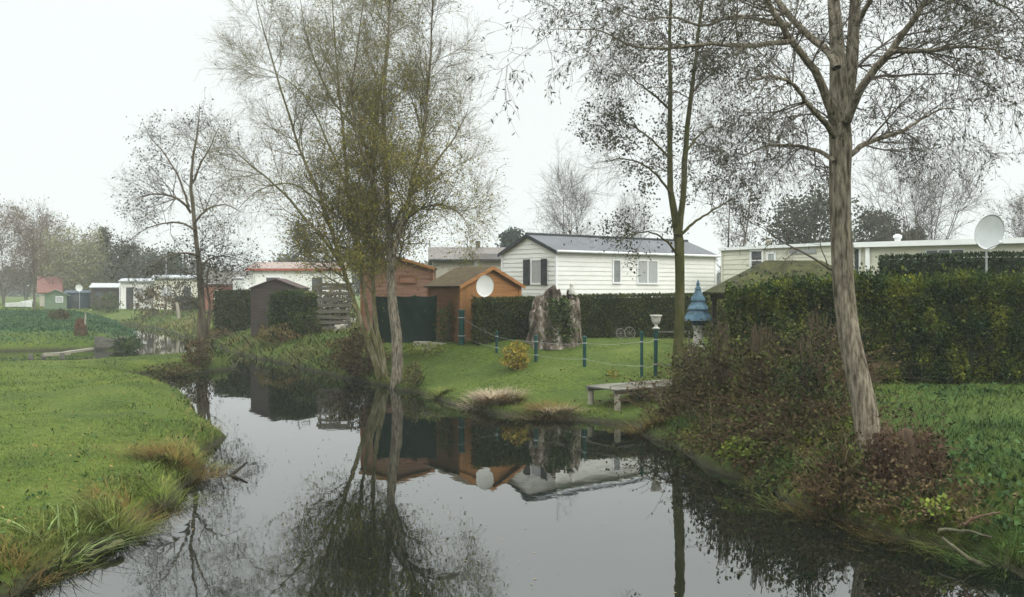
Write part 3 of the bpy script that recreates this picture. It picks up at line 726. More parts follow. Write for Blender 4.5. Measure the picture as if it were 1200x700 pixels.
# ------------------------------------------------------------------ hedges
def hedge(name, path, wid, ztop, nleaf, size, leaf_mat, label, core=(.012, .018, .009), rag=.06, aspect=.55, zb=None, top_rag=.0):
    """clipped hedge along a path: a dark twiggy core under a coat of leaves, one mesh"""
    path = np.asarray(path, float); s = np.concatenate([[0], np.cumsum(np.linalg.norm(np.diff(path, axis=0), axis=1))])
    L = s[-1]
    def pos(u): return np.stack([np.interp(u, s, path[:, 0]), np.interp(u, s, path[:, 1])], -1)
    def nor(u):
        d = unit(pos(np.minimum(u + .1, L)) - pos(np.maximum(u - .1, 0))); return np.stack([d[:, 1], -d[:, 0]], -1)
    zt = (lambda u: np.interp(u, np.linspace(0, L, len(ztop)), ztop)) if hasattr(ztop, '__len__') else (lambda u: np.full(len(u), ztop))
    ph = rng.uniform(0, 6, 8)
    def bulge(u, z): return 1 + rag * (np.sin(u*1.7+ph[0]) + np.sin(u*3.9+z*2+ph[1]) + .7*np.sin(u*7.1+ph[2]+z*4.3) + .6*np.sin(z*6+ph[3])) / wid
    # core
    nu = max(8, int(L / .25)); uu = np.linspace(0, L, nu); p = pos(uu); n = nor(uu); V = []
    gzb = gz(p[:, 0], p[:, 1]) - .1
    prof = [(-.5, 0), (-.5, .5), (-.49, .95), (-.43, .99), (.43, .99), (.49, .95), (.5, .5), (.5, 0)]
    t = zt(uu)
    for k, (o, f) in enumerate(prof):
        z = gzb + (t - .07 - gzb) * f
        w = (wid - .16) * o * bulge(uu, z)
        V.append(np.stack([p[:, 0] + n[:, 0]*w, p[:, 1] + n[:, 1]*w, z], -1))
    V = np.stack(V, 1); m = len(prof); ix = np.arange(nu * m).reshape(nu, m)
    Q = np.stack([ix[:-1, :-1], ix[1:, :-1], ix[1:, 1:], ix[:-1, 1:]], -1).reshape(-1, 4)
    caps = []
    for r_ in (0, nu - 1):
        for k in range(m // 2 - 1): caps.append((ix[r_, k], ix[r_, k+1], ix[r_, m-2-k], ix[r_, m-1-k]))
    Q = np.concatenate([Q, np.array(caps)])
    V = V.reshape(-1, 3)
    # leaves: front, back, top, ends
    u = rng.uniform(-.03, L + .03, nleaf); uc = np.clip(u, 0, L); pp = pos(uc); nn = nor(uc); zg = gz(pp[:, 0], pp[:, 1]); tt = zt(uc)
    H_ = (tt - zg)
    face = rng.uniform(0, 1, nleaf); wt = wid / (wid + 2 * H_.mean())
    isT = face < wt * 1.2; side = np.where(rng.uniform(0, 1, nleaf) < .68, 1.0, -1.0)
    f = rng.uniform(0, 1, nleaf) ** .9
    z = np.where(isT, tt + rng.normal(0, .02 + top_rag, nleaf) - rng.uniform(0, .08, nleaf), zg + H_ * f)
    o = np.where(isT, rng.uniform(-.5, .5, nleaf), .5 * side * (1 - .12 * np.clip(f - .85, 0, 1) / .15))
    w = wid * o * bulge(uc, z) + np.where(isT, 0, rng.normal(0, .035, nleaf))
    P = np.stack([pp[:, 0] + nn[:, 0]*w, pp[:, 1] + nn[:, 1]*w, z], -1)
    e = rng.uniform(0, 1, nleaf) < (wid / (L + wid)) * .9      # the two ends
    k = np.flatnonzero(e & ~isT); ue = np.where(rng.uniform(0, 1, len(k)) < .5, 0.0, L); pe = pos(ue); ne = nor(ue)
    oe = rng.uniform(-.5, .5, len(k)) * wid; de = np.stack([-ne[:, 1], ne[:, 0]], -1) * np.where(ue > 0, 1, -1)[:, None] * rng.uniform(-.02, .06, (len(k), 1))
    P[k, 0] = pe[:, 0] + ne[:, 0]*oe + de[:, 0]; P[k, 1] = pe[:, 1] + ne[:, 1]*oe + de[:, 1]
    outd = np.stack([nn[:, 0]*o*1.6, nn[:, 1]*o*1.6, np.where(isT, .9, .25)], -1)
    LV, LQ = leaf_cards(P, size, aspect, 0, out=outd)
    V, Q, M = merge([(V, Q, 0), (LV, LQ, 1)])
    c = pos(np.array([L / 2]))[0]; loc = (c[0], c[1], gz1(c[0], c[1]))
    ob = link(name, V - np.array(loc), Q, [pm('hedge_core_' + name, [core, tuple(2 * q for q in core)], 6, .95), leaf_mat], None, M, loc=loc)
    tag(ob, label, 'hedge')
    return ob

LF_PRIVET = pm('clipped_hedge_leaf', [(.026, .04, .01), (.055, .068, .014), (.085, .086, .018)], .9, .75, island=.45, hue=.02)
LF_DARK = pm('dark_conifer_leaf', [(.010, .024, .014), (.022, .042, .02)], 1.2, .8, island=.45)
LF_VARI = pm('variegated_hedge_leaf', [(.014, .034, .014), (.032, .058, .014), (.085, .11, .014), (.18, .19, .02)], 1.7, .75, island=.45, hue=.02,
             stretch=(1, 1, .7), positions=[.34, .45, .56, .67], detail=6)
LF_GREENNET = pm('dark_green_netting', [(.006, .017, .011), (.011, .028, .018)], 5, .8, .3, 40)

hedge('hedge', [(-1.25, 31.45), (.6, 32.2), (3.3, 33.7), (8.6, 34.8)], .7, [2.83, 2.88, 2.94, 2.96, 2.95], 30000, .075, LF_PRIVET,
      'long clipped green hedge in front of the white mobile home', rag=.04)
hedge('hedge', [(5.75, 24.3), (8.2, 23.5), (11, 22.6), (15.2, 21.2)], 1.2, [2.9, 3.2, 3.24, 3.38, 3.2, 3.36, 3.26, 3.4, 3.3, 3.36], 80000, .09, LF_VARI,
      'tall ragged hedge with dark green and yellow leaves by the right lawn', rag=.15, top_rag=.12)
hedge('hedge', [(10.9, 27.2), (14, 25.6), (18.5, 24)], .9, [4.12, 4.16, 4.12, 4.13], 24000, .09, pm('flat_clipped_leaf', [(.02, .036, .014), (.04, .058, .02)], 1.2, .75, island=.4),
      'flat topped dark clipped hedge under the big grey dish', rag=.03)
hedge('hedge', [(-11.4, 44.6), (-9.6, 44.0)], 1.2, [2.85, 3.0, 2.9], 8000, .10, pm('mid_green_hedge_leaf', [(.03, .05, .012), (.05, .075, .018)], 1.2, .75, island=.4),
      'short bushy hedge between dark shed and pallet screen', rag=.1, top_rag=.05)
hedge('hedge', [(-17.2, 54), (-14.6, 53.2)], .9, [3.0, 3.05], 6000, .12, pm('olive_hedge_leaf', [(.035, .05, .012), (.06, .075, .018)], 1.2, .75, island=.4),
      'small clipped hedge left of the dark shed', rag=.06)
hedge('hedge', [(-33, 90.5), (-24.5, 86)], .9, [2.2, 2.0], 6000, .16, LF_PRIVET,
      'low distant hedge running in front of the cream trailer', rag=.08, top_rag=.08)

# dark green netting stretched in front of the cabin
y = 33.0; x0, x1 = at(437, 0, y).x, at(511, 0, y).x
root = empty('netting_fence', ((x0 + x1) / 2, y, gz1((x0 + x1) / 2, y))); tag(root, 'dark green windbreak netting stretched below the reddish cabin', 'netting fence')
zb = 1.25 - root.location.z; zt = 2.93 - root.location.z; nxx, nzz = 40, 12; V = []
for j in range(nzz + 1):
    for i in range(nxx + 1):
        q = (x1 - x0) * (i / nxx - .5); V.append((q, .03 * math.sin(q * 5 + j * .3) + .012 * math.sin(q * 13 + j), zb + (zt - zb) * j / nzz - (.035 * math.sin(math.pi * ((i / nxx * 3) % 1)) if j == nzz else 0)))
Fs = [(j*(nxx+1)+i, j*(nxx+1)+i+1, (j+1)*(nxx+1)+i+1, (j+1)*(nxx+1)+i) for j in range(nzz) for i in range(nxx)]
nt_ = link('netting', np.array(V), Fs, LF_GREENNET, root); md = nt_.modifiers.new('thick', 'SOLIDIFY'); md.thickness = .012
for k in range(4):
    q = (x1 - x0) * (k / 3 - .5) * .985; MB().tube([(q, .07, zb - .3), (q, .07, zt + .03)], .03, 8).build('post', POSTGREEN, root)

# ------------------------------------------------------------------ jetty
root = empty('wooden_jetty', (1.87, 23.55, 0), math.atan2(.57, .82)); tag(root, 'small weathered wooden jetty on posts at the lawn edge', 'jetty')
mb = MB()
for i in range(15):
    x = .205 * i; mb.box(x, -1.22 + rng.uniform(-.03, .03), .675 + rng.uniform(-.004, .004), x + .19, .02 + rng.uniform(-.03, .03), .715)
mb.build('deck', GREYWOOD, root)
mb = MB(); mb.box(.0, -1.14, .585, 3.05, -1.06, .672); mb.box(.0, -.12, .585, 3.05, -.04, .672); mb.build('joist', GREYWOOD, root)
for x, yy in ((.12, -1.1), (.12, -.08), (1.5, -1.1), (1.5, -.08)):
    MB().tube([(x, yy, -.7), (x + .01, yy, .0), (x, yy, .582)], [.085, .082, .078], 10).build('post', PALEWOOD, root)

# ------------------------------------------------------------------ fence posts on the lawn
def post(px, py0, py1, w, label, cap=True, lean=0.0, mat=POSTGREEN, far=31.0):
    b = gp(px, py1, 6, far); top = CZ - (py0 - HZ) / F * b.y; h = top - b.z; r_ = w / F * b.y / 2
    root = empty('fence_post', b); tag(root, label, 'fence post', 'dark green fence posts on the lawn')
    MB().tube([(0, 0, -.3), (lean * .5, 0, h * .5), (lean, 0, h)], r_, 10).build('post_shaft', mat, root)
    if cap: MB().lathe([(r_ * 1.25, 0), (r_ * 1.25, .04), (r_ * .6, .07)], 10, (lean, 0, h - .01)).build('cap', mat, root)
    mb = MB(); mb.lathe([(r_ * 1.3, 0), (r_ * 1.3, .03)], 10, (lean * .25, 0, h * .25)); mb.lathe([(r_ * 1.3, 0), (r_ * 1.3, .03)], 10, (lean * .8, 0, h * .8)); mb.build('clamp', METAL, root)
    return b, top
PST = [post(541, 365, 404, 7, 'thick dark green post in front of the orange shed'),
       post(582, 390, 414, 3, 'thin short green post near the shed hedge'),
       post(628, 395, 424, 4, 'green post just under the big hollow stump'),
       post(685, 396, 430, 4.2, 'green post alone on the open lawn right of the stump'),
       post(752, 391, 443, 3.6, 'thinner of two tall green posts behind the jetty'),
       post(768, 388, 441, 4.6, 'thicker of two tall green posts behind the jetty', lean=.02)]
mb = MB()
for (b0, t0), (b1, t1) in zip(PST[:-1], PST[1:]):
    for f in (.25, .8):
        a = Vector((b0.x, b0.y, b0.z + (t0 - b0.z) * f)); b = Vector((b1.x, b1.y, b1.z + (t1 - b1.z) * f)); m_ = (a + b) / 2 - Vector((0, 0, .05))
        mb.tube([a, m_, b], .0035, 4)
o = mb.build('fence_wire', METAL); tag(o, 'thin slack wires strung between the green lawn posts', 'fence wire')

# ------------------------------------------------------------------ hollow stump with ivy
b = gp(650, 404); Y = b.y; sc_ = Y / F
root = empty('hollow_stump', b); tag(root, 'big jagged hollow tree stump overgrown with greenery on the lawn', 'tree stump')
nA, nZ = 96, 26; V = []
def stump_h(a): # a: angle, front is -y
    # seen from the front: heights over x = cos(a)
    x = math.cos(a); fr = math.sin(a)
    prof = np.interp(x, [-1, -.82, -.6, -.42, -.15, .05, .25, .45, .65, .8, .93, 1], [1.2, 1.58, 1.78, 1.66, 2.02, 2.10, 2.0, 1.62, 1.66, 1.92, 1.88, 1.65])
    return prof * (1 if fr > -.25 else .74 + .10 * math.sin(9 * x)) + .05 * math.sin(17 * a) + .04 * math.sin(29 * a + 1)
for layer in (0, 1):
    for j in range(nZ + 1):
        f = j / nZ
        for i in range(nA):
            a = 2 * math.pi * i / nA; h = stump_h(a); z = h * f
            rr = (.84 - .10 * f + .14 * math.exp(-z * 4)) * (1 + .09 * math.sin(3*a + z*1.7) + .07 * math.sin(7*a - z*2.3) + .045 * math.sin(13*a + z*5) + .03 * math.sin(23*a + z*9))
            rr -= layer * (.17 + .05 * math.sin(5 * a + z * 3)) * (1 - .4 * f)
            V.append((rr * math.cos(a) - .12 * f * (math.cos(a) < 0), rr * math.sin(a) * .72, z - .12))
Fs = []
N1 = (nZ + 1) * nA
for layer in (0, 1):
    for j in range(nZ):
        for i in range(nA):
            i2 = (i + 1) % nA; q = (layer*N1 + j*nA + i, layer*N1 + j*nA + i2, layer*N1 + (j+1)*nA + i2, layer*N1 + (j+1)*nA + i)
            Fs.append(q if layer == 0 else q[::-1])
for i in range(nA):
    i2 = (i + 1) % nA; Fs.append((nZ*nA + i, nZ*nA + i2, N1 + nZ*nA + i2, N1 + nZ*nA + i))
link('stump_wall', np.array(V), Fs, pm('mottled_dead_wood', [(.03, .023, .017), (.095, .074, .055), (.18, .148, .118), (.44, .40, .35)], 5.5, .9, 1.0, 9, stretch=(1, 1, .5), positions=[.33, .45, .56, .68]), root, smooth=True)
p = np.stack([rng.normal(.14, .25, 3000), rng.normal(-.56, .12, 3000), rng.uniform(.02, 1.0, 3000) ** .8 * 1.55], -1)
p[:, 0] *= 1.2 - .35 * p[:, 2]; p[:, 1] += .12 * p[:, 2]
V, Q = leaf_cards(p, .09, .7, .2, out=np.array([0, -.6, .2]))
link('ivy', V, Q, pm('ivy_leaf', [(.02, .035, .012), (.05, .075, .02), (.085, .10, .03)], 2.5, .7, island=.5), root)
c = at(670, 334, Y + .1)
o = MB().lathe([(.10, 0), (.12, .05), (.09, .14), (.10, .22), (.05, .27), (.075, .32), (.06, .38), (.01, .42)], 12).build('garden_ornament', PLASTERW, None, True); o.location = (c.x, c.y, c.z - .33)
tag(o, 'small grey ornament perched on the hollow stump', 'ornament')

# ------------------------------------------------------------------ urn, blue tiered ornament, wheel, slabs
b = Vector((PST[5][0].x + .02, PST[5][0].y, PST[5][1] + .06)); Y = b.y
root = empty('garden_urn', b); tag(root, 'white stone urn set on top of the thicker tall green post', 'urn')
k = Y / F
MB().lathe([(4.2*k, 0), (4.2*k, 1.2*k), (2.2*k, 2.2*k), (1.6*k, 4.2*k), (2.4*k, 5.4*k)], 24).build('foot', PLASTERW, root, True)
MB().lathe([(2.4*k, 5.4*k), (4.4*k, 7.2*k), (5.4*k, 10.5*k), (5.9*k, 14*k), (7.2*k, 15.2*k), (7.2*k, 16.2*k), (5.6*k, 16.2*k), (5.0*k, 13*k), (.5*k, 11*k)], 24).build('bowl', PLASTERW, root, True)
a = Vector((PST[5][0].x + .05, PST[5][0].y, PST[5][1] - .03)); b = a + Vector((.95, .25, -.02)); o = MB().tube([(0, 0, 0), b - a], .018, 6).tube([(0, 0, -.92), (b.x - a.x, b.y - a.y, -.94)], .018, 6).tube([(b.x - a.x, b.y - a.y, .02), (b.x - a.x, b.y - a.y, -1.3)], .022, 6).build('garden_rail', GREYWOOD); o.location = a
tag(o, 'slim grey garden rail running from the urn post towards the alder', 'rail')
b = Vector((5.45, 27.0, gz1(5.45, 27))); Y = b.y; k = Y / F
root = empty('tiered_ornament', b); tag(root, 'blue tiered garden ornament with flared roofs on a white pedestal', 'garden ornament')
BLUE = pm('blue_ornament_paint', [(.035, .075, .105), (.058, .11, .148), (.10, .16, .20)], 6, .55, .2, 20)
BLUED = pm('dark_blue_ornament_paint', [(.015, .055, .10), (.03, .09, .15)], 6, .55)
zc = lambda py: CZ - (py - HZ) / F * Y - b.z
zb_ = max(.0, zc(409))
MB().lathe([(8.5*k, -.1), (8.5*k, zb_ + 2*k), (7*k, zb_ + 4*k), (5.4*k, zc(395)), (5.0*k, zc(386)), (6.5*k, zc(383)), (6.5*k, zc(381.5))], 12).build('pedestal', PLASTERW, root)
MB().lathe([(7*k, zc(381.5)), (8*k, zc(375.5))], 12).build('neck', BLUED, root)
for r1, r0, za, zb2, n in ((18.5, 10.2, 375.5, 361.5, 'tier'), (13.0, 6.8, 362.5, 351.6, 'tier'), (9.0, 3.0, 352.5, 339, 'tier')):
    t = MB().lathe([(r1*k*.9, zc(za) - .01), (r1*k, zc(za)), (r1*k*.93, zc(za - 2)), ((r1*.45 + r0*.55)*k*.98, zc((za + zb2)/2)), (r0*k, zc(zb2))], 10).build(n, BLUE, root)
    MB().lathe([(r0*k*1.02, zc(zb2) - .035), (r0*k*1.06, zc(zb2) + .0)], 10).build('band', BLUED, t)
MB().lathe([(4.4*k, zc(339)), (1.6*k, zc(335)), (2.2*k, zc(333)), (1.2*k, zc(330)), (.3*k, zc(327.5))], 10).build('finial', BLUE, root)
for px, r_, lab in ((738, .2, 'larger of two old cart wheels leaning in front of the clipped hedge'), (727.5, .17, 'smaller of two old cart wheels leaning in front of the clipped hedge')):
    b = Vector(((px - 600) / F * 32.9, 32.9, gz1((px - 600) / F * 32.9, 32.9))); root = empty('cart_wheel', b, R(12)); tag(root, lab, 'wheel')
    mb = MB(); n = 28; pts = [(math.cos(2*math.pi*i/n) * r_, .05 * math.sin(2*math.pi*i/n), math.sin(2*math.pi*i/n) * r_ + r_) for i in range(n + 1)]
    mb.tube(pts, .018, 6, False); mb.build('rim', GREYWOOD, root)
    for i in range(4):
        a = math.pi * i / 4; MB().tube([(math.cos(a)*r_*.97, 0, math.sin(a)*r_*.97 + r_), (-math.cos(a)*r_*.97, 0, -math.sin(a)*r_*.97 + r_)], .009, 5).build('spoke', GREYWOOD, root)
b = gp(505, 407, 6, 30.6); o = MB()
for i in range(2):
    x = -.62 + i * .62; o.box(x, -.22, -.1, x + .58, .2, .17 + .02 * i)
STONE = pm('pale_stone_slab', [(.22, .21, .17), (.34, .32, .26)], 5, .9, .5, 20)
q = MB().box(-.6, -.22, -.1, .0, .2, .19).build('stone_slab', STONE); q.location = b; tag(q, 'pale stone slab with squared edge beside the trunk, left one', 'stone slab')
q = MB().box(.02, -.2, -.1, .56, .2, .15).build('stone_slab', STONE); q.location = b; tag(q, 'lower pale stone slab nearer the orange shed', 'stone slab')
q.rotation_euler = (R(3), 0, R(5))

# grey pallet screen and rubble near the multi stemmed tree
OLDPALLET = pm('old_pallet_wood', [(.06, .052, .042), (.11, .10, .08), (.17, .155, .13)], 4, .9, .5, 18, stretch=(.5, .5, 5)); Y = 43.2; x0, x1 = at(370, 0, Y).x, at(413, 0, Y).x; zg = gz1((x0 + x1) / 2, Y)
root = empty('pallet_screen', ((x0 + x1) / 2, Y, zg), R(-6)); tag(root, 'screen of grey weathered pallets beside the multi stemmed tree', 'pallet screen')
zz = [at(0, q, Y).z - zg for q in (386, 380, 374, 367, 360, 353, 346, 340, 336)]
for i, z in enumerate(zz):
    q0 = rng.uniform(-.05, .05); q1 = rng.uniform(-.03, .03); MB().hexa([(-.82 + q0, -.02, z - q1), (.82 + q0, -.02, z + q1), (.82 + q0, .008, z + q1), (-.82 + q0, .008, z - q1), (-.82 + q0, -.02, z + .16 - q1), (.82 + q0, -.02, z + .16 + q1), (.82 + q0, .008, z + .16 + q1), (-.82 + q0, .008, z + .16 - q1)]).build('board', OLDPALLET, root)
for f in (-.68, -.2, .25, .68): MB().box(f - .04, .03, -.2, f + .04, .1, zz[-1] + .12).build('upright', OLDPALLET, root)
for i, (px, py) in enumerate(((405, 384), (411, 380), (398, 388))):
    b = gp(px, py); bm = bmesh.new(); bmesh.ops.create_icosphere(bm, subdivisions=3, radius=.26)
    for v in bm.verts:
        v.co *= 1 + .25 * math.sin(v.co.x * 17 + i) * math.cos(v.co.z * 15) + .12 * math.sin(v.co.y * 31); v.co.z *= .8
    me = bpy.data.meshes.new('stone'); bm.to_mesh(me); bm.free(); me.materials.append(STONE); o = bpy.data.objects.new('stone', me); COL.objects.link(o); o.location = (b.x, b.y, b.z + .1)
    tag(o, ['grey stone at the foot of the pallet screen, middle one', 'grey stone closest to the multi stemmed trunk', 'grey stone farthest from the multi stemmed trunk'][i], 'stone')

# ------------------------------------------------------------------ small things on the far bank
def stake(px, py0, py1, w, lean_px, label, mat=PALEWOOD):
    b = gp(px, py1); h = (py1 - py0) / F * b.y; r_ = w / F * b.y / 2; ln = lean_px / F * b.y
    o = MB().tube([(0, 0, -.25), (ln * .5 + .01, 0, h * .5), (ln, .02, h)], [r_ * 1.05, r_, r_ * .8], 8).build('stake', mat); o.location = b; tag(o, label, 'stake')
stake(210, 355, 374, 4, -3, 'pale leaning stake by the far bushes, taller one')
stake(194, 345, 370, 2.5, 1, 'thin brown stake in the far bushes', BARK_GREY)
stake(846, 452, 476, 5, -5, 'pale broken stake among the brambles', PALEWOOD)
for (pa, pb, r_, lab, nm) in (((215, 374), (227, 372), .06, 'pale plank lying under the leaning stake', 'plank'), ((216, 380), (226, 378), .06, 'pale plank lying at the far water edge', 'plank')):
    a = gp(*pa); b = gp(*pb); o = MB().hexa([Vector(q) - a for q in ((a.x, a.y, a.z + .03), (b.x, b.y, b.z + .03), (b.x, b.y + .25, b.z + .03), (a.x, a.y + .25, a.z + .03), (a.x, a.y, a.z + .1), (b.x, b.y, b.z + .1), (b.x, b.y + .25, b.z + .1), (a.x, a.y + .25, a.z + .1))]).build(nm, PALEWOOD); o.location = a; tag(o, lab, 'plank')
# planks and crate at the ditch
def beam(pa, pb, w, label, lift=.05, Ya=None):
    a = at(*pa, Ya[0]); b = at(*pb, Ya[1]); d = (b - a).normalized(); n = Vector((-d.y, d.x, 0)).normalized() * w / 2; u = Vector((0, 0, w * .35))
    P = [a - n - u, b - n - u, b + n - u, a + n - u, a - n + u, b - n + u, b + n + u, a + n + u]; m_ = (a + b) / 2
    o = MB().hexa([q - m_ for q in P]).build('plank', PALEWOOD); o.location = m_; tag(o, label, 'plank')
beam((51, 416), (82, 414), .2, 'long pale plank lying across the ditch mouth', 0, (41.5, 42.2))
beam((76, 413.5), (108, 409), .16, 'thinner pale plank sloping up to the grey crate', 0, (42.4, 45))
for px, py, i in ((36, 425, 0), (51, 423, 1), (73, 419, 2)):
    Y = 42.0 - i * .1; c = at(px, py, Y); o = MB().tube([(0, 0, -.5), (0, 0, .2 + .04 * i)], [.11, .10], 9).build('stub_post', GREYWOOD); o.location = (c.x, c.y, .0)
    tag(o, ['pale stub post farthest out along the ditch', 'pale stub post under the start of the long plank', 'pale stub post under the end of the long plank'][i], 'post')
c = at(124, 413, 47.8); root = empty('wooden_crate', (c.x, c.y, .12), R(-8)); tag(root, 'grey wooden crate at the end of the ditch', 'crate')
for k in range(4): MB().box(-.58, -.02, .12 * k, .58, .01, .12 * k + .1).build('slat', GREYWOOD, root)
for k in range(4): MB().box(-.58, .68, .12 * k, .58, .71, .12 * k + .1).build('slat', GREYWOOD, root)
for x in (-.62, .56): MB().box(x, -.05, -.1, x + .06, .73, .55).build('end_board', GREYWOOD, root)
b = gp(94, 392); root = empty('broken_stump', b); tag(root, 'rusty brown broken stump with a pale splinter in the nettles', 'tree stump')
o = MB().lathe([(.34, -.1), (.30, .2), (.27, .42), (.25, .6), (.16, .72), (.03, .5)], 16).build('stump_wall', pm('rotten_brown_wood', [(.05, .03, .02), (.11, .06, .035)], 5, .95, 1, 12), root)
for v in o.data.vertices:
    a = math.atan2(v.co.y, v.co.x); v.co.x *= 1 + .25 * math.sin(3 * a + v.co.z * 3); v.co.y *= 1 + .2 * math.sin(5 * a); v.co.z *= 1 + .3 * math.sin(4 * a + 1) * (v.co.z > .3)
MB().tube([(.25, 0, .5), (.3, 0, 1.15)], [.07, .03], 6).build('splinter', PALEWOOD, root)

# white garden chair frame by the far hedge, white object near the blue hut, covered boats
b = gp(264, 372); root = empty('garden_chair', b, R(20)); tag(root, 'white plastic garden chair beside the small far hedge', 'chair'); k = .9
MB().box(-.45*k, -.45*k, .5, .45*k, .45*k, .56).build('seat', GREYWHITE, root)
MB().hexa([(-.45, .4, .56), (.45, .4, .56), (.45, .46, .56), (-.45, .46, .56), (-.42, .58, 1.15), (.42, .58, 1.15), (.42, .63, 1.15), (-.42, .63, 1.15)]).build('backrest', GREYWHITE, root)
for x in (-.4, .36):
    for y in (-.4, .36): MB().box(x, y, 0, x + .06, y + .06, .5).build('leg', GREYWHITE, root)
def boat(px, py, L, label, rz):
    b = gp(px, py); root = empty('rowing_boat', b, rz); tag(root, label, 'boat'); V = []; n = 12
    for i in range(n + 1):
        t = i / n; w = .62 * (math.sin(math.pi * min(1, .12 + t * .62))) * (1 if t < .85 else 1 - (t - .85) * 4); w = max(.03, w)
        x = L * (t - .5); sh = .55 + .25 * t * t
        for yy, z in ((-w, sh), (-w * .8, .12), (0, 0), (w * .8, .12), (w, sh)): V.append((x, yy, z))
    Fs = [(i*5 + j, i*5 + j + 1, (i+1)*5 + j + 1, (i+1)*5 + j) for i in range(n) for j in range(4)] + [(0, 4, 3, 2, 1)]
    o = link('hull', np.array(V), Fs, GREYWHITE, root); md = o.modifiers.new('thick', 'SOLIDIFY'); md.thickness = .04
    for t in (.3, .6): MB().box(L*(t-.5) - .12, -.5, .38, L*(t-.5) + .12, .5, .42).build('thwart', PALEWOOD, root)
boat(22, 361, 2.6, 'white upturned prow rowing boat lying on the far meadow', R(15)); boat(33, 358.5, 2.0, 'smaller pale boat lying closer to the green hut', R(70))
b = gp(98, 361.5); o = MB().add([(-.42, 0, -.1), (.42, 0, -.1), (.3, .35, -.1), (-.3, .35, -.1), (.34, 0, .55), (.4, .1, .58), (-.2, .1, .06)], [(0, 1, 5, 4), (0, 4, 6), (1, 2, 5), (2, 3, 6, 5), (4, 5, 6), (0, 6, 3), (0, 3, 2, 1)]).build('tarpaulin_heap', WHITEPVC); o.location = b
tag(o, 'white wedge shaped tarpaulin heap at the foot of the blue hut', 'tarpaulin')

# ------------------------------------------------------------------ driftwood in the water and branches on the bank
def branch(pts, rad, label, name='fallen_branch', mat=BARK_DARK, sides=7):
    pts = [Vector(p) for p in pts]; m_ = pts[0].copy()
    P, rr = resample([tuple(p - m_) for p in pts], np.linspace(rad, rad * .45, len(pts)), 10); P[1:-1] += rng.normal(0, rad * .3, (8, 3))
    V, Q = tubes(P[None], rr[None], sides); o = link(name, V, Q, mat, None, smooth=True, loc=m_); tag(o, label, 'branch'); return o
def wz(px, py, z=.0):
    Y = (CZ - z) * F / (py - HZ); v = at(px, py, Y); return v
a = wz(271, 556, .02)
mb = MB().tube([(0, 0, -.1), (.02, .02, .0), (.20, .25, .16)], [.035, .035, .018], 7).tube([(0, 0, -.02), (.12, -.18, .0), (.2, -.3, .01)], [.03, .025, .012], 7)
o = mb.build('driftwood', pm('wet_dark_wood', [(.015, .013, .011), (.035, .03, .025)], 8, .6, .5)); o.location = a; tag(o, 'dark forked driftwood sticking out of the water', 'driftwood')
branch([wz(142, 636, .1), wz(122, 644, .1), wz(100, 652, .05)], .05, 'mossy log lying along the near left water edge', 'log', pm('mossy_log', [(.05, .055, .02), (.10, .10, .045)], 6, .9, .8, 20))
branch([wz(1160, 668, -.05), wz(1130, 652, .12), wz(1104, 630, .28)], .035, 'bare branch sliding into the water at the bank foot')
branch([wz(1100, 622, .25), wz(1128, 622, .3), wz(1163, 630, .35)], .026, 'dry branch lying level above the sliding one')
branch([wz(1128, 615, .4), wz(1145, 606, .48), wz(1172, 600, .52)], .02, 'thin upper branch resting in the bank grass', mat=pm('reddish_stick', [(.06, .036, .024), (.11, .07, .048)], 5, .9))
branch([wz(1022, 616, .06), wz(1040, 614, .1), wz(1056, 613, .12)], .03, 'short stick below the creeper covered stump')
branch([wz(812, 530, .06), wz(830, 529, .1), wz(845, 530, .06)], .03, 'short dead stick at the bramble foot')
a = gp(985, 445); branch([a + Vector((0, 0, .15)), a + Vector((-.5, .1, .75)), a + Vector((-.95, .15, .95))], .025, 'pale bent dead branch arching over the brambles', mat=PALEWOOD)
branch([a + Vector((-.2, 0, .3)), a + Vector((-.35, -.1, .9)), a + Vector((-.45, -.1, 1.3))], .02, 'pale upright dead branch among the brambles', mat=PALEWOOD)

# creeper covered stump by the big tree
b = Vector((5.45, 12.75, gz1(5.45, 12.75))); b.z -= .05
root = empty('creeper_stump', b); tag(root, 'old stump draped in reddish creeper at the foot of the big tree', 'tree stump')
ring = []
for z, r_ in ((-.3, .36), (.0, .27), (.3, .21), (.5, .17), (.64, .13), (.74, .08), (.76, .02)): ring.append((r_, z))
o = MB().lathe(ring, 18).build('stump_wall', pm('bare_tan_wood', [(.035, .024, .016), (.085, .058, .035), (.14, .10, .062)], 7, .9, .9, 16, stretch=(1, 1, .3)), root, True)
for v in o.data.vertices:
    v.co.x *= 1 + .13 * math.sin(9 * math.atan2(v.co.y, v.co.x) + v.co.z * 4); v.co.y *= 1 + .1 * math.sin(7 * math.atan2(v.co.y, v.co.x))
n = 260; a = rng.uniform(0, 2*np.pi, n); a = a[(np.abs(((a + 1.85 + np.pi) % (2*np.pi)) - np.pi) > .32) | (rng.uniform(0, 1, n) < .2)]; n = len(a)
zz_ = rng.uniform(.1, .76, n); q_ = np.clip(.26 - .2 * np.maximum(0, zz_ - .5), .03, 1); P0 = np.stack([np.cos(a) * q_, np.sin(a) * q_, zz_], -1)
P = march(P0, np.stack([np.cos(a) * .5, np.sin(a) * .5, rng.uniform(-.3, .7, n)], -1), rng.uniform(.3, 1.0, n), 8, .32, (0, 0, -.3))
rr_ = np.hypot(P[..., 0], P[..., 1]); mn = np.clip(rr_, .25 - .28 * np.clip(P[..., 2] - .35, 0, .5), .5) / np.maximum(rr_, 1e-6); P[..., :2] *= mn[..., None]
V, Q = tubes(P, np.full(P.shape[:2], .006) * np.linspace(1, .5, 9)[None], 3)
pts = along(P, 2900, .0, .05); LV, LQ = leaf_cards(pts, .055, .6, .5, sv=.6)
V, Q, M = merge([(V, Q, 0), (LV, LQ, 1)])
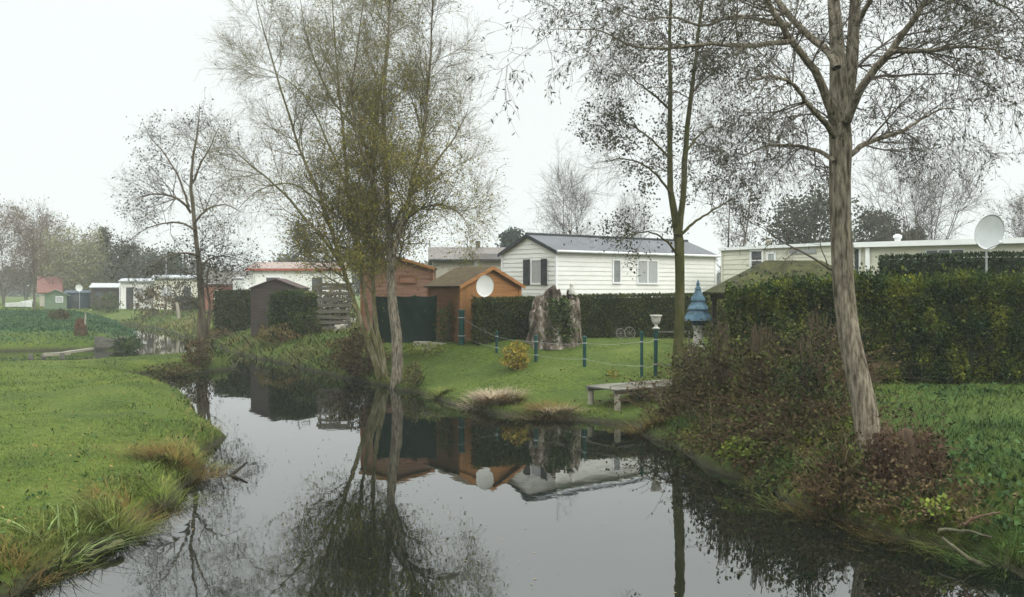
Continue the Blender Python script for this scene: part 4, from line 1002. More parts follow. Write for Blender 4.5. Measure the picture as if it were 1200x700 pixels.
link('creeper', V, Q, [pm('creeper_stem', [(.07, .035, .025), (.12, .07, .045)], 4, .9), pm('reddish_creeper_leaf', [(.04, .024, .014), (.07, .045, .025), (.09, .075, .028)], 3, .8, island=.5, hue=.03)], root, M)
# ------------------------------------------------------------------ trees
def tree(name, label, base, P0, R0, levels, bark, twig, leaf=None, nleaf=0, lsize=.05, lasp=.6, droop=.2, clump=None, lspread=.03, lkeep=None,
         sides=10, group=None, tsides=(6, 4, 3, 3), lextra=None, cat='tree', leaf_from=-1):
    root = empty(name, base); tag(root, label, cat, group)
    loc = np.array(base)
    V, Q = tubes(P0, R0, sides); V = V - loc
    link('trunk', V, Q, bark, root, smooth=True)
    parts = []; P, Rd = P0, R0; allP = []
    for li, lv in enumerate(levels):
        lv = dict(lv); keepL = lv.pop('src', None)
        C, Rc, Ln = sprout(P, Rd, **lv)
        v, q = tubes(C, Rc, tsides[min(li, len(tsides) - 1)])
        parts.append((v - loc, q, 0)); allP.append(C); P, Rd = C, Rc
    if leaf is not None and nleaf > 0:
        src = allP[leaf_from]; keep = None
        if clump is not None: keep = near_dist(src, clump)
        if lkeep is not None:
            k2 = lkeep(src[:, src.shape[1] // 2]); keep = k2 if keep is None else keep & k2
        pts = along(src, nleaf, .15, lspread, keep)
        v, q = leaf_cards(pts, lsize, lasp, droop); parts.append((v - loc, q, 1))
    if lextra is not None:
        for pts, size, asp, dr, mi in lextra(allP):
            v, q = leaf_cards(pts, size, asp, dr); parts.append((v - loc, q, mi))
    V, Q, M = merge(parts)
    mats = [twig] + (list(leaf) if isinstance(leaf, (list, tuple)) else [leaf] if leaf else [])
    link('crown', V, Q, mats, root, M)
    return root

# --- multi stemmed tree on the right bank, middle of the picture
Y = 30.8
L = [[(449, 443, 8.99), (437, 415, 7.64), (424, 380, 5.84), (412, 345, 4.95), (401, 310, 4.87), (386, 262, 4.33), (366, 210, 3.52), (346, 160, 2.71), (331, 110, 2.17), (316, 60, 1.62), (303, 15, 1.08), (296, -25, 0.65)],
     [(452, 443, 7.19), (443, 412, 5.84), (431, 372, 4.49), (426, 338, 3.82), (419, 290, 4.33), (408, 220, 3.79), (401, 150, 2.97), (395, 80, 2.17), (390, 10, 1.41), (388, -40, 0.65)],
     [(454, 443, 6.74), (447, 410, 5.84), (440, 378, 4.49), (437, 320, 4.87), (440, 260, 4.60), (437, 205, 4.33), (424, 160, 3.52), (398, 130, 2.71), (376, 90, 1.95), (360, 45, 1.30), (352, 0, 0.65)],
     [(439, 250, 4.33), (437, 205, 4.33), (441, 150, 3.25), (449, 90, 2.38), (456, 30, 1.62), (460, -40, 0.65)],
     [(401, 312, 4.33), (388, 292, 3.79), (368, 268, 3.25), (330, 225, 2.43), (296, 195, 1.62), (268, 172, 0.81)],
     [(418, 285, 3.25), (404, 262, 2.97), (378, 240, 2.38), (340, 215, 1.84), (300, 225, 1.19), (275, 250, 0.65)],
     [(408, 225, 2.71), (392, 185, 2.38), (372, 140, 1.89), (350, 105, 1.41), (320, 85, 0.98), (290, 75, 0.54)]]
dy = [(0, -1.2), (.25, 1.4), (-.1, -1.5), (-.1, .8), (-.3, -2.2), (.5, 2.2), (.7, 2.3)]
P0, R0 = traced(L, Y, dy)
base = gp(450, 440); P0[:3, 0, 2] = -.2
tw = [dict(per=np.array([27, 28, 28, 24, 11, 10, 13.]), tmin=.20, tmax=1, ang=38, angv=12, length=2.45, ns=7, wander=.09, trop=(0, 0, .055), rscale=.42, shape=.45, rmin=.006),
      dict(per=12, tmin=.10, tmax=1, ang=40, angv=14, length=1.2, ns=5, wander=.14, trop=(0, 0, .03), rscale=.6, shape=.4, rmin=.0045),
      dict(per=10, tmin=.1, tmax=1, ang=42, angv=16, length=.62, ns=4, wander=.2, trop=(0, 0, 0), rscale=.75, shape=.3, rmin=.0034)]
def low_leaves(c): # leaves linger low down and towards the inside of the crown
    s = (c[:, 2] - 4.2) / 7.0; px = 600 + c[:, 0] / c[:, 1] * F
    return rng.uniform(0, 1, len(c)) < np.clip(1.0 - s, .16, 1) * np.exp(-((px - 435) / 90.0) ** 2)
tree('waterside_tree', 'multi stemmed mossy tree with lingering olive leaves leaning over the water', base, P0, R0, tw, BARK_OLIVE, TWIG_OLIVE, LEAF_OLIVE, 30000, .065, .6, .3, None, .14, low_leaves,
     lextra=lambda A: [(np.array(at(425, 275, Y)) + rng.normal(0, 1, (2600, 3)) * np.array([1.0, .9, 1.1]), .075, .6, .3, 1)])

Y = 29.4
L = [[(463, 462, 13.30), (466, 425, 13.30), (463, 385, 12.35), (459, 350, 11.40), (458, 300, 7.48), (455, 250, 6.80), (452, 190, 5.44), (450, 120, 4.08), (455, 50, 2.72), (458, -20, 1.63), (459, -55, 0.82)],
     [(459, 318, 6.12), (462, 300, 5.78), (475, 250, 5.10), (489, 190, 4.42), (499, 130, 3.40), (505, 60, 2.31), (506, 0, 1.50), (507, -40, 0.82)],
     [(457, 280, 4.76), (462, 262, 4.42), (488, 222, 3.67), (516, 185, 2.72), (538, 152, 1.70), (548, 130, 0.82)],
     [(456, 255, 4.08), (450, 240, 4.08), (430, 190, 3.40), (412, 120, 2.72), (420, 50, 1.77), (430, -20, 0.82)],
     [(470, 268, 3.40), (485, 250, 3.13), (512, 240, 2.45), (535, 248, 1.63), (550, 265, 0.82)]]
dy = [(0, .4), (0, -1.4), (.1, 1.8), (0, -2.0), (.2, -1.8)]
P0, R0 = traced(L, Y, dy)
base = gp(465, 452); P0[0, 0, 2] = -.2
tw = [dict(tw[0], per=np.array([34, 28, 12, 24, 10.]))] + tw[1:]
tree('waterside_tree', 'single pale grey trunk beside the multi stemmed tree with fine twigs', base, P0, R0, tw, BARK_GREY, TWIG_OLIVE, LEAF_OLIVE, 20000, .065, .6, .3, None, .12,
     lambda c: rng.uniform(0, 1, len(c)) < np.clip(1.15 - (c[:, 2] - 3.4) / 6.5, .10, 1) * np.exp(-((600 + c[:, 0] / c[:, 1] * F - 455) / 85.0) ** 2))

# --- big tree on the right
Y = 13.9
L = [[(1026, 545, 38.28), (1021, 520, 31.32), (1009, 460, 26.97), (997, 400, 25.23), (989, 340, 24.36), (985, 270, 24.36), (984, 200, 25.23), (985, 150, 26.97), (983, 110, 22.62), (981, 60, 17.40), (977, 0, 13.92), (973, -70, 10.44), (965, -160, 6.09), (960, -230, 2.61)],
     [(985, 215, 9), (986, 170, 15), (992, 112, 19), (999, 60, 15), (1003, 0, 13), (1009, -80, 9), (1018, -170, 5), (1022, -230, 2.5)],
     [(979, 142, 14.76), (970, 118, 10.66), (956, 85, 9.02), (938, 62, 7.79), (922, 40, 7.38), (905, 12, 6.56), (885, -25, 4.92), (860, -70, 3.28), (840, -110, 1.64)],
     [(980, 80, 11.48), (968, 58, 9.02), (945, 40, 8.20), (925, 18, 7.38), (905, -10, 5.74), (890, -50, 4.10), (880, -100, 2.05)],
     [(930, 48, 6.56), (910, 50, 5.74), (880, 54, 4.92), (850, 52, 4.10), (815, 53, 3.44), (770, 57, 2.79), (735, 52, 2.13), (700, 36, 1.48), (650, 34, 0.82)],
     [(927, 30, 6.56), (905, 27, 5.74), (875, 20, 4.92), (855, 19, 4.10), (830, 30, 3.44), (790, 21, 2.62), (750, 22, 1.97), (715, 5, 1.15), (690, -15, 0.82)],
     [(992, 142, 12.30), (1005, 112, 9.84), (1020, 88, 9.02), (1045, 58, 8.20), (1066, 30, 6.56), (1085, 0, 5.74), (1105, -40, 4.10), (1130, -90, 1.64)],
     [(1044, 60, 5.74), (1066, 60, 4.92), (1092, 60, 4.10), (1125, 55, 3.28), (1160, 58, 2.30), (1185, 75, 1.15)],
     [(987, 188, 6.5), (1000, 179, 6.8), (1012, 170, 6.56), (1028, 163, 5.74), (1058, 153, 4.51), (1080, 140, 3.28), (1105, 128, 2.13), (1130, 130, 0.98)],
     [(978, 160, 7.38), (965, 142, 6.56), (948, 124, 4.92), (930, 100, 4.10), (905, 90, 2.79), (880, 95, 1.64)],
     [(977, 190, 5.74), (962, 178, 4.92), (930, 171, 3.77), (895, 172, 2.46), (868, 185, 1.15)],
     [(1004, 30, 6.56), (1020, 0, 5.74), (1050, -30, 4.92), (1090, -60, 3.28), (1130, -70, 1.64)],
     [(1085, 5, 4.92), (1110, -10, 4.10), (1145, -5, 2.95), (1180, 10, 1.97), (1215, 40, 0.98)]]
dy = [(0, .5), (.1, 1.2), (-.1, -1.2), (.0, 1.3), (-.6, -2.0), (.5, 1.2), (.1, -1.4), (-.6, -2.0), (.1, 1.6), (-.1, -1.8), (.1, 1.5), (.3, -1.2), (-.8, .6)]
P0, R0 = traced(L, Y, dy, 22, .015)
base = Vector((P0[0, 0, 0], P0[0, 0, 1], gz1(P0[0, 0, 0], P0[0, 0, 1]))); P0[0, 0, 2] = base.z - .3
tree('waterside_tree', 'big grey barked tree with drooping willow like leaves on the right bank', base, P0, R0,
     [dict(per=13, tmin=.22, tmax=1, ang=50, angv=14, length=1.45, ns=7, wander=.13, trop=(0, 0, -.01), rscale=.42, shape=.3, rmin=.004),
      dict(per=11, tmin=.12, tmax=1, ang=48, angv=14, length=.75, ns=6, wander=.15, trop=(0, 0, -.08), rscale=.6, shape=.3, rmin=.0028),
      dict(per=5, tmin=.2, tmax=1, ang=42, angv=14, length=.36, ns=4, wander=.15, trop=(0, 0, -.16), rscale=.7, shape=.3, rmin=.003)],
     BARK_GREY, TWIG_GREY, LEAF_GREY, 19000, .075, .24, .75, -.9, .025, None, sides=18)

# --- dark alder by the jetty
Y = 21.2
L = [[(792, 442, 14.04), (795, 410, 12.09), (796, 380, 11.70), (797, 330, 10.92), (796, 285, 11.70), (794, 266, 10.14), (787, 235, 7.41), (785, 190, 6.63), (786, 120, 5.46), (785, 50, 3.90), (787, -30, 3.12), (789, -90, 1.17)],
     [(795, 275, 9.36), (797, 258, 7.80), (801, 235, 7.02), (802, 190, 6.63), (808, 130, 5.46), (815, 70, 4.29), (822, 10, 3.51), (826, -40, 2.34), (830, -85, 1.09)],
     [(787, 228, 3.12), (770, 206, 2.65), (752, 192, 2.03), (728, 186, 1.40), (708, 190, 0.78)],
     [(785, 186, 3.12), (768, 168, 2.50), (745, 150, 1.87), (722, 138, 1.25), (700, 132, 0.78)],
     [(786, 130, 3.12), (765, 110, 2.34), (745, 95, 1.56), (730, 80, 0.78)],
     [(797, 276, 3.90), (812, 262, 3.12), (830, 250, 2.34), (850, 238, 1.56), (868, 232, 0.78)],
     [(795, 300, 3.12), (780, 282, 2.34), (760, 272, 1.72), (738, 276, 1.09), (722, 285, 0.78)],
     [(803, 180, 3.12), (818, 160, 2.34), (832, 150, 1.56), (845, 150, 0.78)],
     [(810, 110, 2.73), (830, 90, 2.03), (845, 80, 1.40), (858, 85, 0.78)]]
dy = [(0, .2), (0, -.4), (0, -.9), (0, .9), (0, -.8), (0, .5), (0, -.9), (0, 1.), (0, -1.)]
P0, R0 = traced(L, Y, dy, 18, .02)
base = Vector((P0[0, 0, 0], P0[0, 0, 1], gz1(P0[0, 0, 0], P0[0, 0, 1]))); P0[0, 0, 2] = base.z - .3
tree('waterside_tree', 'dark forked alder with greenish trunk and scattered small leaves by the jetty', base, P0, R0,
     [dict(per=15, tmin=.44, tmax=1, ang=62, angv=12, length=1.25, ns=6, wander=.13, trop=(0, 0, .01), rscale=.4, shape=.55, rmin=.004),
      dict(per=8, tmin=.15, tmax=1, ang=48, angv=14, length=.6, ns=5, wander=.16, trop=(0, 0, -.03), rscale=.6, shape=.3, rmin=.0025),
      dict(per=4, tmin=.1, tmax=1, ang=45, angv=14, length=.28, ns=3, wander=.16, trop=(0, 0, -.05), rscale=.7, shape=.3, rmin=.0018)],
     BARK_MOSS2, TWIG, LEAF_ALDER, 7400, .064, .65, .35, -.9, .06, None, sides=14)

# --- slim tree on the grassy point, left
Y = 37.2
L = [[(236, 428, 14.40), (237, 400, 11.70), (237, 370, 9.00), (233, 310, 6.12), (229, 280, 5.10), (226, 240, 4.42), (224, 205, 3.40), (230, 165, 2.31), (233, 138, 1.36), (234, 122, 0.68)],
     [(224, 250, 3.40), (215, 238, 2.99), (203, 231, 2.45), (185, 228, 2.04), (170, 229, 1.36), (158, 234, 0.68)],
     [(222, 243, 2.72), (214, 220, 2.45), (205, 200, 2.04), (194, 182, 1.63), (180, 165, 1.09), (172, 155, 0.68)],
     [(226, 215, 2.72), (236, 190, 2.04), (248, 170, 1.36), (256, 150, 0.68)],
     [(231, 300, 3.40), (222, 297, 2.72), (205, 298, 2.04), (185, 306, 1.36), (165, 318, 0.68)],
     [(233, 318, 2.72), (245, 304, 2.31), (262, 300, 1.63), (282, 305, 0.68)],
     [(228, 270, 2.72), (214, 262, 2.31), (192, 262, 1.63), (168, 270, 1.09), (148, 285, 0.68)],
     [(228, 262, 2.72), (242, 246, 2.18), (262, 240, 1.36), (282, 248, 0.68)],
     [(238, 405, 6.30), (243, 385, 4.50), (246, 360, 3.60), (243, 330, 2.04), (246, 305, 1.02)]]
dy = [(0, .3), (0, -1), (0, .9), (0, -.8), (0, -1.2), (0, 1.2), (0, 1.3), (0, -1.3), (0, .5)]
P0, R0 = traced(L, Y, dy, 16, .03)
base = Vector((P0[0, 0, 0], P0[0, 0, 1], gz1(P0[0, 0, 0], P0[0, 0, 1]))); P0[0, 0, 2] = base.z - .3; P0[8, 0, 2] = P0[0, 2, 2]
tree('waterside_tree', 'slim open crowned tree standing on the grassy point of the near bank', base, P0, R0,
     [dict(per=14, tmin=.25, tmax=1, ang=60, angv=14, length=2.0, ns=6, wander=.16, trop=(0, 0, .0), rscale=.45, shape=.5, rmin=.006),
      dict(per=9, tmin=.15, tmax=1, ang=50, angv=14, length=.95, ns=5, wander=.18, trop=(0, 0, -.03), rscale=.6, shape=.3, rmin=.004),
      dict(per=5, tmin=.1, tmax=1, ang=45, angv=14, length=.45, ns=3, wander=.18, trop=(0, 0, -.03), rscale=.7, shape=.3, rmin=.003)],
     BARK_BROWN, TWIG, LEAF_ALDER, 4200, .08, .65, .3, -.8, .10, None, sides=12,
     lextra=lambda A: [(np.array(at(236, 305, Y)) + rng.normal(0, 1, (500, 3)) * np.array([.55, .6, .55]), .11, .6, .3, 1)])

# --- background trees, each with its own shape
def free_tree(name, label, px, Y, py_top, wpx, bark, twig, stems=1, leaf=None, nleaf=0, lsize=.2, ang=40, fan=.25, per=(12, 10, 6), up=.05, lw=None, r0=None, pyb=None, group=None, droop=.1, low=.25):
    x = (px - 600) / F * Y; zb = gz1(x, Y); top = CZ - (py_top - HZ) / F * Y; Ht = top - zb; wd = wpx / F * Y
    r0 = r0 or .012 * Ht + .03
    a = rng.uniform(0, 2*np.pi, stems)
    D = np.stack([np.cos(a) * fan * (stems > 1), np.sin(a) * fan * (stems > 1), np.ones(stems)], -1) + rng.normal(0, .03, (stems, 3))
    P0 = march(np.tile([x, Y, zb - .2], (stems, 1)), D, np.full(stems, Ht * .97) * rng.uniform(.85, 1, stems), 14, .045, (0, 0, .03))
    R0 = np.linspace(1, .06, 15)[None] * r0 * rng.uniform(.7, 1, (stems, 1)) * (1 / stems ** .35)
    l1 = wd * .62
    return tree(name, label, Vector((x, Y, zb)), P0, R0,
        [dict(per=per[0], tmin=low, tmax=.97, ang=ang, angv=10, length=l1, ns=6, wander=.10, trop=(0, 0, up), rscale=.5, shape=.55, rmin=.012),
         dict(per=per[1], tmin=.15, tmax=1, ang=42, angv=12, length=l1 * .45, ns=4, wander=.14, trop=(0, 0, up * .6), rscale=.6, shape=.35, rmin=.009),
         dict(per=per[2], tmin=.1, tmax=1, ang=40, angv=14, length=l1 * .22, ns=3, wander=.15, trop=(0, 0, 0), rscale=.7, shape=.3, rmin=.007)],
        bark, twig, leaf, nleaf, lsize, .6, droop, None, .15, None, sides=8, group=group)
BG_BARK = pm('far_bark', [(.10, .09, .075), (.16, .14, .12)], 3, .9)
BG_TWIG = pm('far_twig_bark', [(.06, .05, .042), (.09, .075, .06)], 3, .9)
BROWN_TWIG = pm('brown_twig_bark', [(.11, .085, .065), (.15, .12, .095)], 3, .9)
WILLOW_LEAF = pm('pale_willow_leaf', [(.15, .15, .07), (.21, .20, .10)], 1, .8, island=.3)
RUST_LEAF = pm('brown_withered_leaf', [(.10, .075, .045), (.15, .11, .065)], 1, .8, island=.4)
free_tree('bare_tree', 'broad bare tree rising behind the slate roof of the white mobile home', 675, 75, 198, 105, BG_BARK, BG_TWIG, 4, fan=.16, per=(13, 10, 6), up=.07)
free_tree('bare_tree', 'smaller bare tree behind the far end of the slate roof', 737, 80, 226, 70, BG_BARK, BG_TWIG, 3, fan=.2, per=(10, 9, 6), up=.07)
free_tree('bare_tree', 'slender twin stemmed tree with a few leaves over the cream mobile home', 858, 60, 178, 62, BG_BARK, BG_TWIG, 2, RUST_LEAF, 700, .13, fan=.06, per=(14, 8, 5), ang=55)
free_tree('bare_tree', 'wide bare tree with fanning branches behind the dark hedge and grey dish', 1082, 56, 168, 120, BG_BARK, BG_TWIG, 9, fan=.42, per=(10, 8, 6), up=.05, low=.2)
free_tree('bare_tree', 'bare tree at the very edge beyond the long cream mobile home', 1212, 70, 222, 80, BG_BARK, BG_TWIG, 3, RUST_LEAF, 500, .15, fan=.15)
free_tree('field_tree', 'twisted open tree standing alone on the far meadow by the green hut', 40, 78, 232, 90, pm('far_dark_bark', [(.09, .075, .06), (.14, .12, .10)], 3, .9), BROWN_TWIG, 1, RUST_LEAF, 600, .16, ang=60, per=(16, 9, 6), up=.03, low=.35)

def evergreen(label, px, Y, py_top, wpx, kind, leaf, n, size, py_b=350):
    """a dense evergreen: trunk, whorled limbs and needle clumps"""
    x = (px - 600) / F * Y; zb = gz1(x, Y); top = CZ - (py_top - HZ) / F * Y; Ht = top - zb; wd = wpx / F * Y / 2
    root = empty('evergreen_tree', (x, Y, zb)); tag(root, label, 'evergreen tree')
    P0 = march(np.array([[0, 0, -.2]]), np.array([[0, 0, 1.]]), np.array([Ht]), 10, .01, (0, 0, .02)); V, Q = tubes(P0, np.linspace(.04 * Ht * .4 + .08, .02, 11)[None], 8)
    link('trunk', V, Q, BARK_DARK, root, smooth=True)
    nb = 90; h = rng.uniform(.08, .98, nb) * Ht; a = rng.uniform(0, 2*np.pi, nb); t = h / Ht
    if kind == 'cone': rad = wd * (1 - t) ** .8 + .15
    elif kind == 'layer': rad = wd * (1 - .75 * t ** 1.6) * (.6 + .4 * np.abs(np.sin(h * 1.6)))
    else: rad = wd * np.sqrt(np.clip(1 - (1.65 * t - .72) ** 2, .05, 1))
    D = np.stack([np.cos(a), np.sin(a), np.full(nb, .1 if kind != 'round' else .45)], -1)
    P = march(np.stack([np.zeros(nb), np.zeros(nb), h * (1 if kind != 'round' else .9)], -1), D, rad * rng.uniform(.75, 1.12, nb), 6, .08, (0, 0, .02)); Rc = np.linspace(1, .2, 7)[None] * (.012 * rad + .012)[:, None]
    v, q = tubes(P, Rc, 4); pts = along(P, n, .25, .11 * wd); lv, lq = leaf_cards(pts, size, .5, .3)
    V, Q, M = merge([(v, q, 0), (lv, lq, 1)]); link('crown', V, Q, [BARK_DARK, leaf], root, M)
    return root
EVG3 = pm('greyish_evergreen', [(.035, .042, .026), (.065, .07, .045)], .8, .9, island=.4)
EVG = pm('far_evergreen', [(.018, .032, .018), (.04, .058, .032)], .6, .9, island=.4)
EVG2 = pm('far_bluish_evergreen', [(.022, .036, .028), (.042, .06, .046)], .6, .9, island=.4)
evergreen('big dark evergreen behind the cream mobile homes, half hidden by the big trunk', 955, 72, 216, 128, 'round', EVG3, 8000, .3)
evergreen('rounded dark evergreen just right of the big trunk above the doorway', 1024, 66, 246, 84, 'round', EVG3, 4200, .28)
evergreen('low dark evergreen under the wide bare tree', 1070, 62, 262, 50, 'round', EVG3, 2600, .28)
evergreen('small round evergreen peeping over the left slope of the slate roof', 600, 90, 262, 42, 'round', EVG2, 4200, .36)
evergreen('layered dark cedar behind the multi stemmed tree', 356, 88, 262, 84, 'layer', EVG3, 4200, .28)
evergreen('dark evergreen behind the single grey trunk', 440, 84, 272, 60, 'round', EVG3, 3200, .28)
evergreen('tallest pointed conifer at the end of the far wood', 122, 124, 268, 46, 'cone', EVG3, 3800, .34)
evergreen('broad dark conifer above the pale trailer', 152, 120, 282, 62, 'round', EVG3, 4200, .34)
evergreen('lower dark conifer behind the cream trailer', 190, 122, 290, 60, 'round', EVG3, 3400, .34)
evergreen('bluish conifer behind the trailer mast', 206, 126, 296, 40, 'cone', EVG2, 2400, .36)
DW = ['bare brown tree at the outer end of the far wood', 'second brown tree of the far wood, behind the lone field tree', 'tall brown tree of the far wood above the covered boats',
      'brown tree of the far wood behind the red roof', 'short brown tree of the far wood beside the pale willow']
for (px, Yy, pt, w), lab in zip(((-28, 128, 228, 80), (4, 122, 242, 70), (30, 130, 248, 64), (58, 126, 262, 62), (100, 134, 284, 56)), DW):
    free_tree('wood_tree', lab, px, Yy, pt, w, BG_BARK, BROWN_TWIG, 3, RUST_LEAF, 2600, .26, fan=.14, per=(18, 11, 7), up=.05, low=.08)
free_tree('willow_tree', 'pale yellowish willow with hanging twigs between brown trees and conifers', 84, 116, 270, 58, BG_BARK, WILLOW_LEAF, 4, WILLOW_LEAF, 3600, .3, fan=.14, per=(14, 9, 6), up=-.05, low=.1, droop=.8)
free_tree('willow_tree', 'thin pale willow behind the blue hut', 106, 118, 282, 40, BG_BARK, WILLOW_LEAF, 3, WILLOW_LEAF, 2000, .3, fan=.1, per=(12, 8, 6), up=-.05, low=.1, droop=.8)
# far-off wood closing the view
x = rng.uniform(-190, 150, 26000); y = 235 + rng.normal(0, 5, 26000); top = 8.5 + 2.5 * np.sin(x * .11) + 1.6 * np.sin(x * .31 + 1) + 1.2 * np.sin(x * .83)
z = 1 + np.clip(top, 3, 14) * rng.uniform(0, 1, 26000) ** .7
V, Q = leaf_cards(np.stack([x, y, z], -1), 1.5, .6, 0)
o = link('distant_wood', V, Q, pm('distant_wood_foliage', [(.05, .05, .038), (.085, .08, .06), (.10, .10, .07)], .08, .9, island=.35)); tag(o, 'far grey green wood closing the view behind all the houses', 'wood', kind='stuff')

# ------------------------------------------------------------------ shrubs
STEM = pm('shrub_stem', [(.07, .05, .035), (.12, .09, .06)], 4, .9)
LF_YEL = pm('yellow_shrub_leaf', [(.18, .15, .02), (.26, .20, .03), (.22, .12, .03)], 6, .7, island=.4, hue=.03)
LF_RUST = pm('russet_shrub_leaf', [(.058, .042, .02), (.095, .066, .03), (.11, .09, .042)], 3, .85, island=.5, hue=.02)
LF_BROWN = pm('dull_brown_leaf', [(.05, .042, .022), (.085, .07, .035)], 3, .85, island=.4)
LF_GRN = pm('green_shrub_leaf', [(.032, .05, .012), (.065, .08, .018)], 3, .75, island=.45, hue=.02)
LF_LIME = pm('yellow_green_leaf', [(.09, .13, .02), (.17, .19, .03)], 4, .7, island=.4, hue=.02)
def bush_at(name, px, py, wpx, hpx, n, size, mat, label, cat='shrub', asp=.6, far=150, **k):
    b = gp(px, py, 6, far); s = b.y / F
    return leaf_bush(name, b, wpx * s / 2, wpx * s / 2.3, hpx * s, n, size, asp, mat, STEM, label, cat, **k)
bush_at('shrub', 605, 433, 32, 29, 900, .085, LF_YEL, 'round yellow shrub alone on the lawn')
bush_at('shrub', 718, 443, 13, 9, 120, .05, LF_YEL, 'tiny yellow plant beside the jetty')
bush_at('shrub', 420, 440, 62, 46, 3400, .10, LF_RUST, 'russet dead leaved shrub at the foot of the multi stemmed tree', rough_=.4)
bush_at('shrub', 525, 400, 26, 42, 900, .085, LF_GRN, 'young green shrub in front of the orange shed wall', far=31.2)
bush_at('shrub', 500, 416, 60, 12, 900, .08, LF_LIME, 'low yellowish plants around the stone slabs', far=30.2)
bush_at('shrub', 485, 455, 22, 28, 500, .07, pm('brownish_green_leaf', [(.07, .07, .025), (.11, .09, .035)], 3, .8, island=.4), 'small shrub at the foot of the grey trunk')
bush_at('shrub', 322, 388, 42, 34, 1500, .12, LF_GRN, 'dark creeper bush against the dark shed')
b = Vector(at(391, 0, 45.2)); b.z = gz1(b.x, b.y); leaf_bush('shrub', b, 1.25, .6, 1.75, 3000, .12, .6, LF_BROWN, STEM, 'brownish bush standing right behind the pallet screen', 'shrub', rough_=.15, hollow=.2)
bush_at('shrub', 366, 392, 46, 30, 1400, .11, LF_GRN, 'green bush below the short bushy hedge')
bush_at('shrub', 330, 402, 60, 20, 1500, .11, pm('rusty_green_leaf', [(.075, .075, .02), (.13, .105, .035), (.15, .09, .04)], 1.5, .8, island=.4), 'rusty green bank shrub below the dark shed')
bush_at('shrub', 180, 372, 50, 34, 1400, .2, LF_RUST, 'brown bare looking shrub in front of the pale trailer', rough_=.4)
bush_at('shrub', 212, 366, 26, 38, 900, .2, pm('dark_brown_leaf', [(.05, .04, .028), (.08, .065, .04)], 3, .85, island=.4), 'dark brown upright bush by the leaning stake')
bush_at('shrub', 70, 376, 22, 12, 500, .16, LF_BROWN, 'low brown bush below the green hut')
bush_at('shrub', 126, 366, 30, 20, 700, .2, LF_GRN, 'green bush at the foot of the low dark shed')
bush_at('shrub', 150, 412, 34, 16, 1100, .11, pm('dark_bank_leaf', [(.03, .05, .018), (.05, .07, .025)], 2, .8, island=.4), 'dark green leafy clump beside the grey crate')
bush_at('shrub', 200, 441, 54, 14, 1800, .09, pm('mixed_bank_leaf', [(.04, .06, .02), (.09, .09, .03), (.10, .07, .035)], 1.6, .8, island=.4), 'low shrub on the water edge below the slim tree')
bush_at('shrub', 232, 432, 34, 30, 1200, .09, LF_RUST, 'brown suckers around the foot of the slim tree')
bush_at('shrub', 258, 398, 34, 12, 700, .12, LF_RUST, 'reddish bank plants across the water from the slim tree')
bush_at('shrub', 860, 404, 48, 60, 3400, .085, pm('mixed_shrub_leaf', [(.035, .05, .015), (.07, .08, .02), (.13, .12, .03)], 2.4, .75, island=.45, hue=.03), 'mixed green shrub between blue ornament and tall hedge', rough_=.35)
bush_at('shrub', 806, 432, 34, 26, 1100, .075, pm('thin_autumn_leaf', [(.06, .07, .02), (.13, .10, .03), (.14, .07, .03)], 2.4, .75, island=.45, hue=.03), 'thin autumn shrub under the dark alder', rough_=.4)
bush_at('shrub', 905, 425, 120, 100, 6500, .085, LF_DARK, 'dark conifer like bush at the end of the tall ragged hedge', rough_=.35)
bush_at('shrub', 885, 500, 50, 34, 1000, .09, LF_LIME, 'bright yellow green leafy plant in front of the brambles', asp=.8)
bush_at('shrub', 868, 540, 44, 22, 600, .08, LF_LIME, 'low yellowish plant trailing at the water under the brambles', asp=.8)
bush_at('shrub', 1100, 612, 36, 26, 260, .07, LF_LIME, 'yellow green sprouts right of the creeper covered stump', asp=.8)

LF_BANK1 = pm('brown_green_thicket_leaf', [(.044, .033, .014), (.066, .056, .018), (.05, .066, .015), (.10, .108, .02)], 1.3, .8, island=.55, hue=.03, positions=[.36, .47, .57, .68])
LF_BANK2 = pm('dark_green_thicket_leaf', [(.02, .034, .012), (.045, .058, .014), (.085, .09, .018)], 1.3, .8, island=.55, hue=.03)
for px, py, w_, h_, n_, m_, lab in ((816, 482, 54, 66, 1300, LF_BANK1, 'brown green bush right behind the jetty end'),
        (848, 490, 76, 96, 2200, LF_BANK1, 'tall tangled brown bush below the blue ornament'),
        (893, 498, 92, 104, 2900, LF_BANK1, 'tallest tangled bush in the middle of the bank thicket'),
        (945, 505, 84, 96, 2500, LF_BANK2, 'dark green tangled bush close left of the big trunk'),
        (870, 455, 120, 92, 2800, LF_BANK2, 'dark green bush filling in under the tall hedge end'),
        (960, 455, 90, 80, 2200, LF_BANK1, 'brownish bush between the big trunk and the tall hedge')):
    bush_at('thicket_bush', px, py, w_, h_, n_, .075, m_, lab, 'bush', rough_=.45, hollow=.2, nst=60)
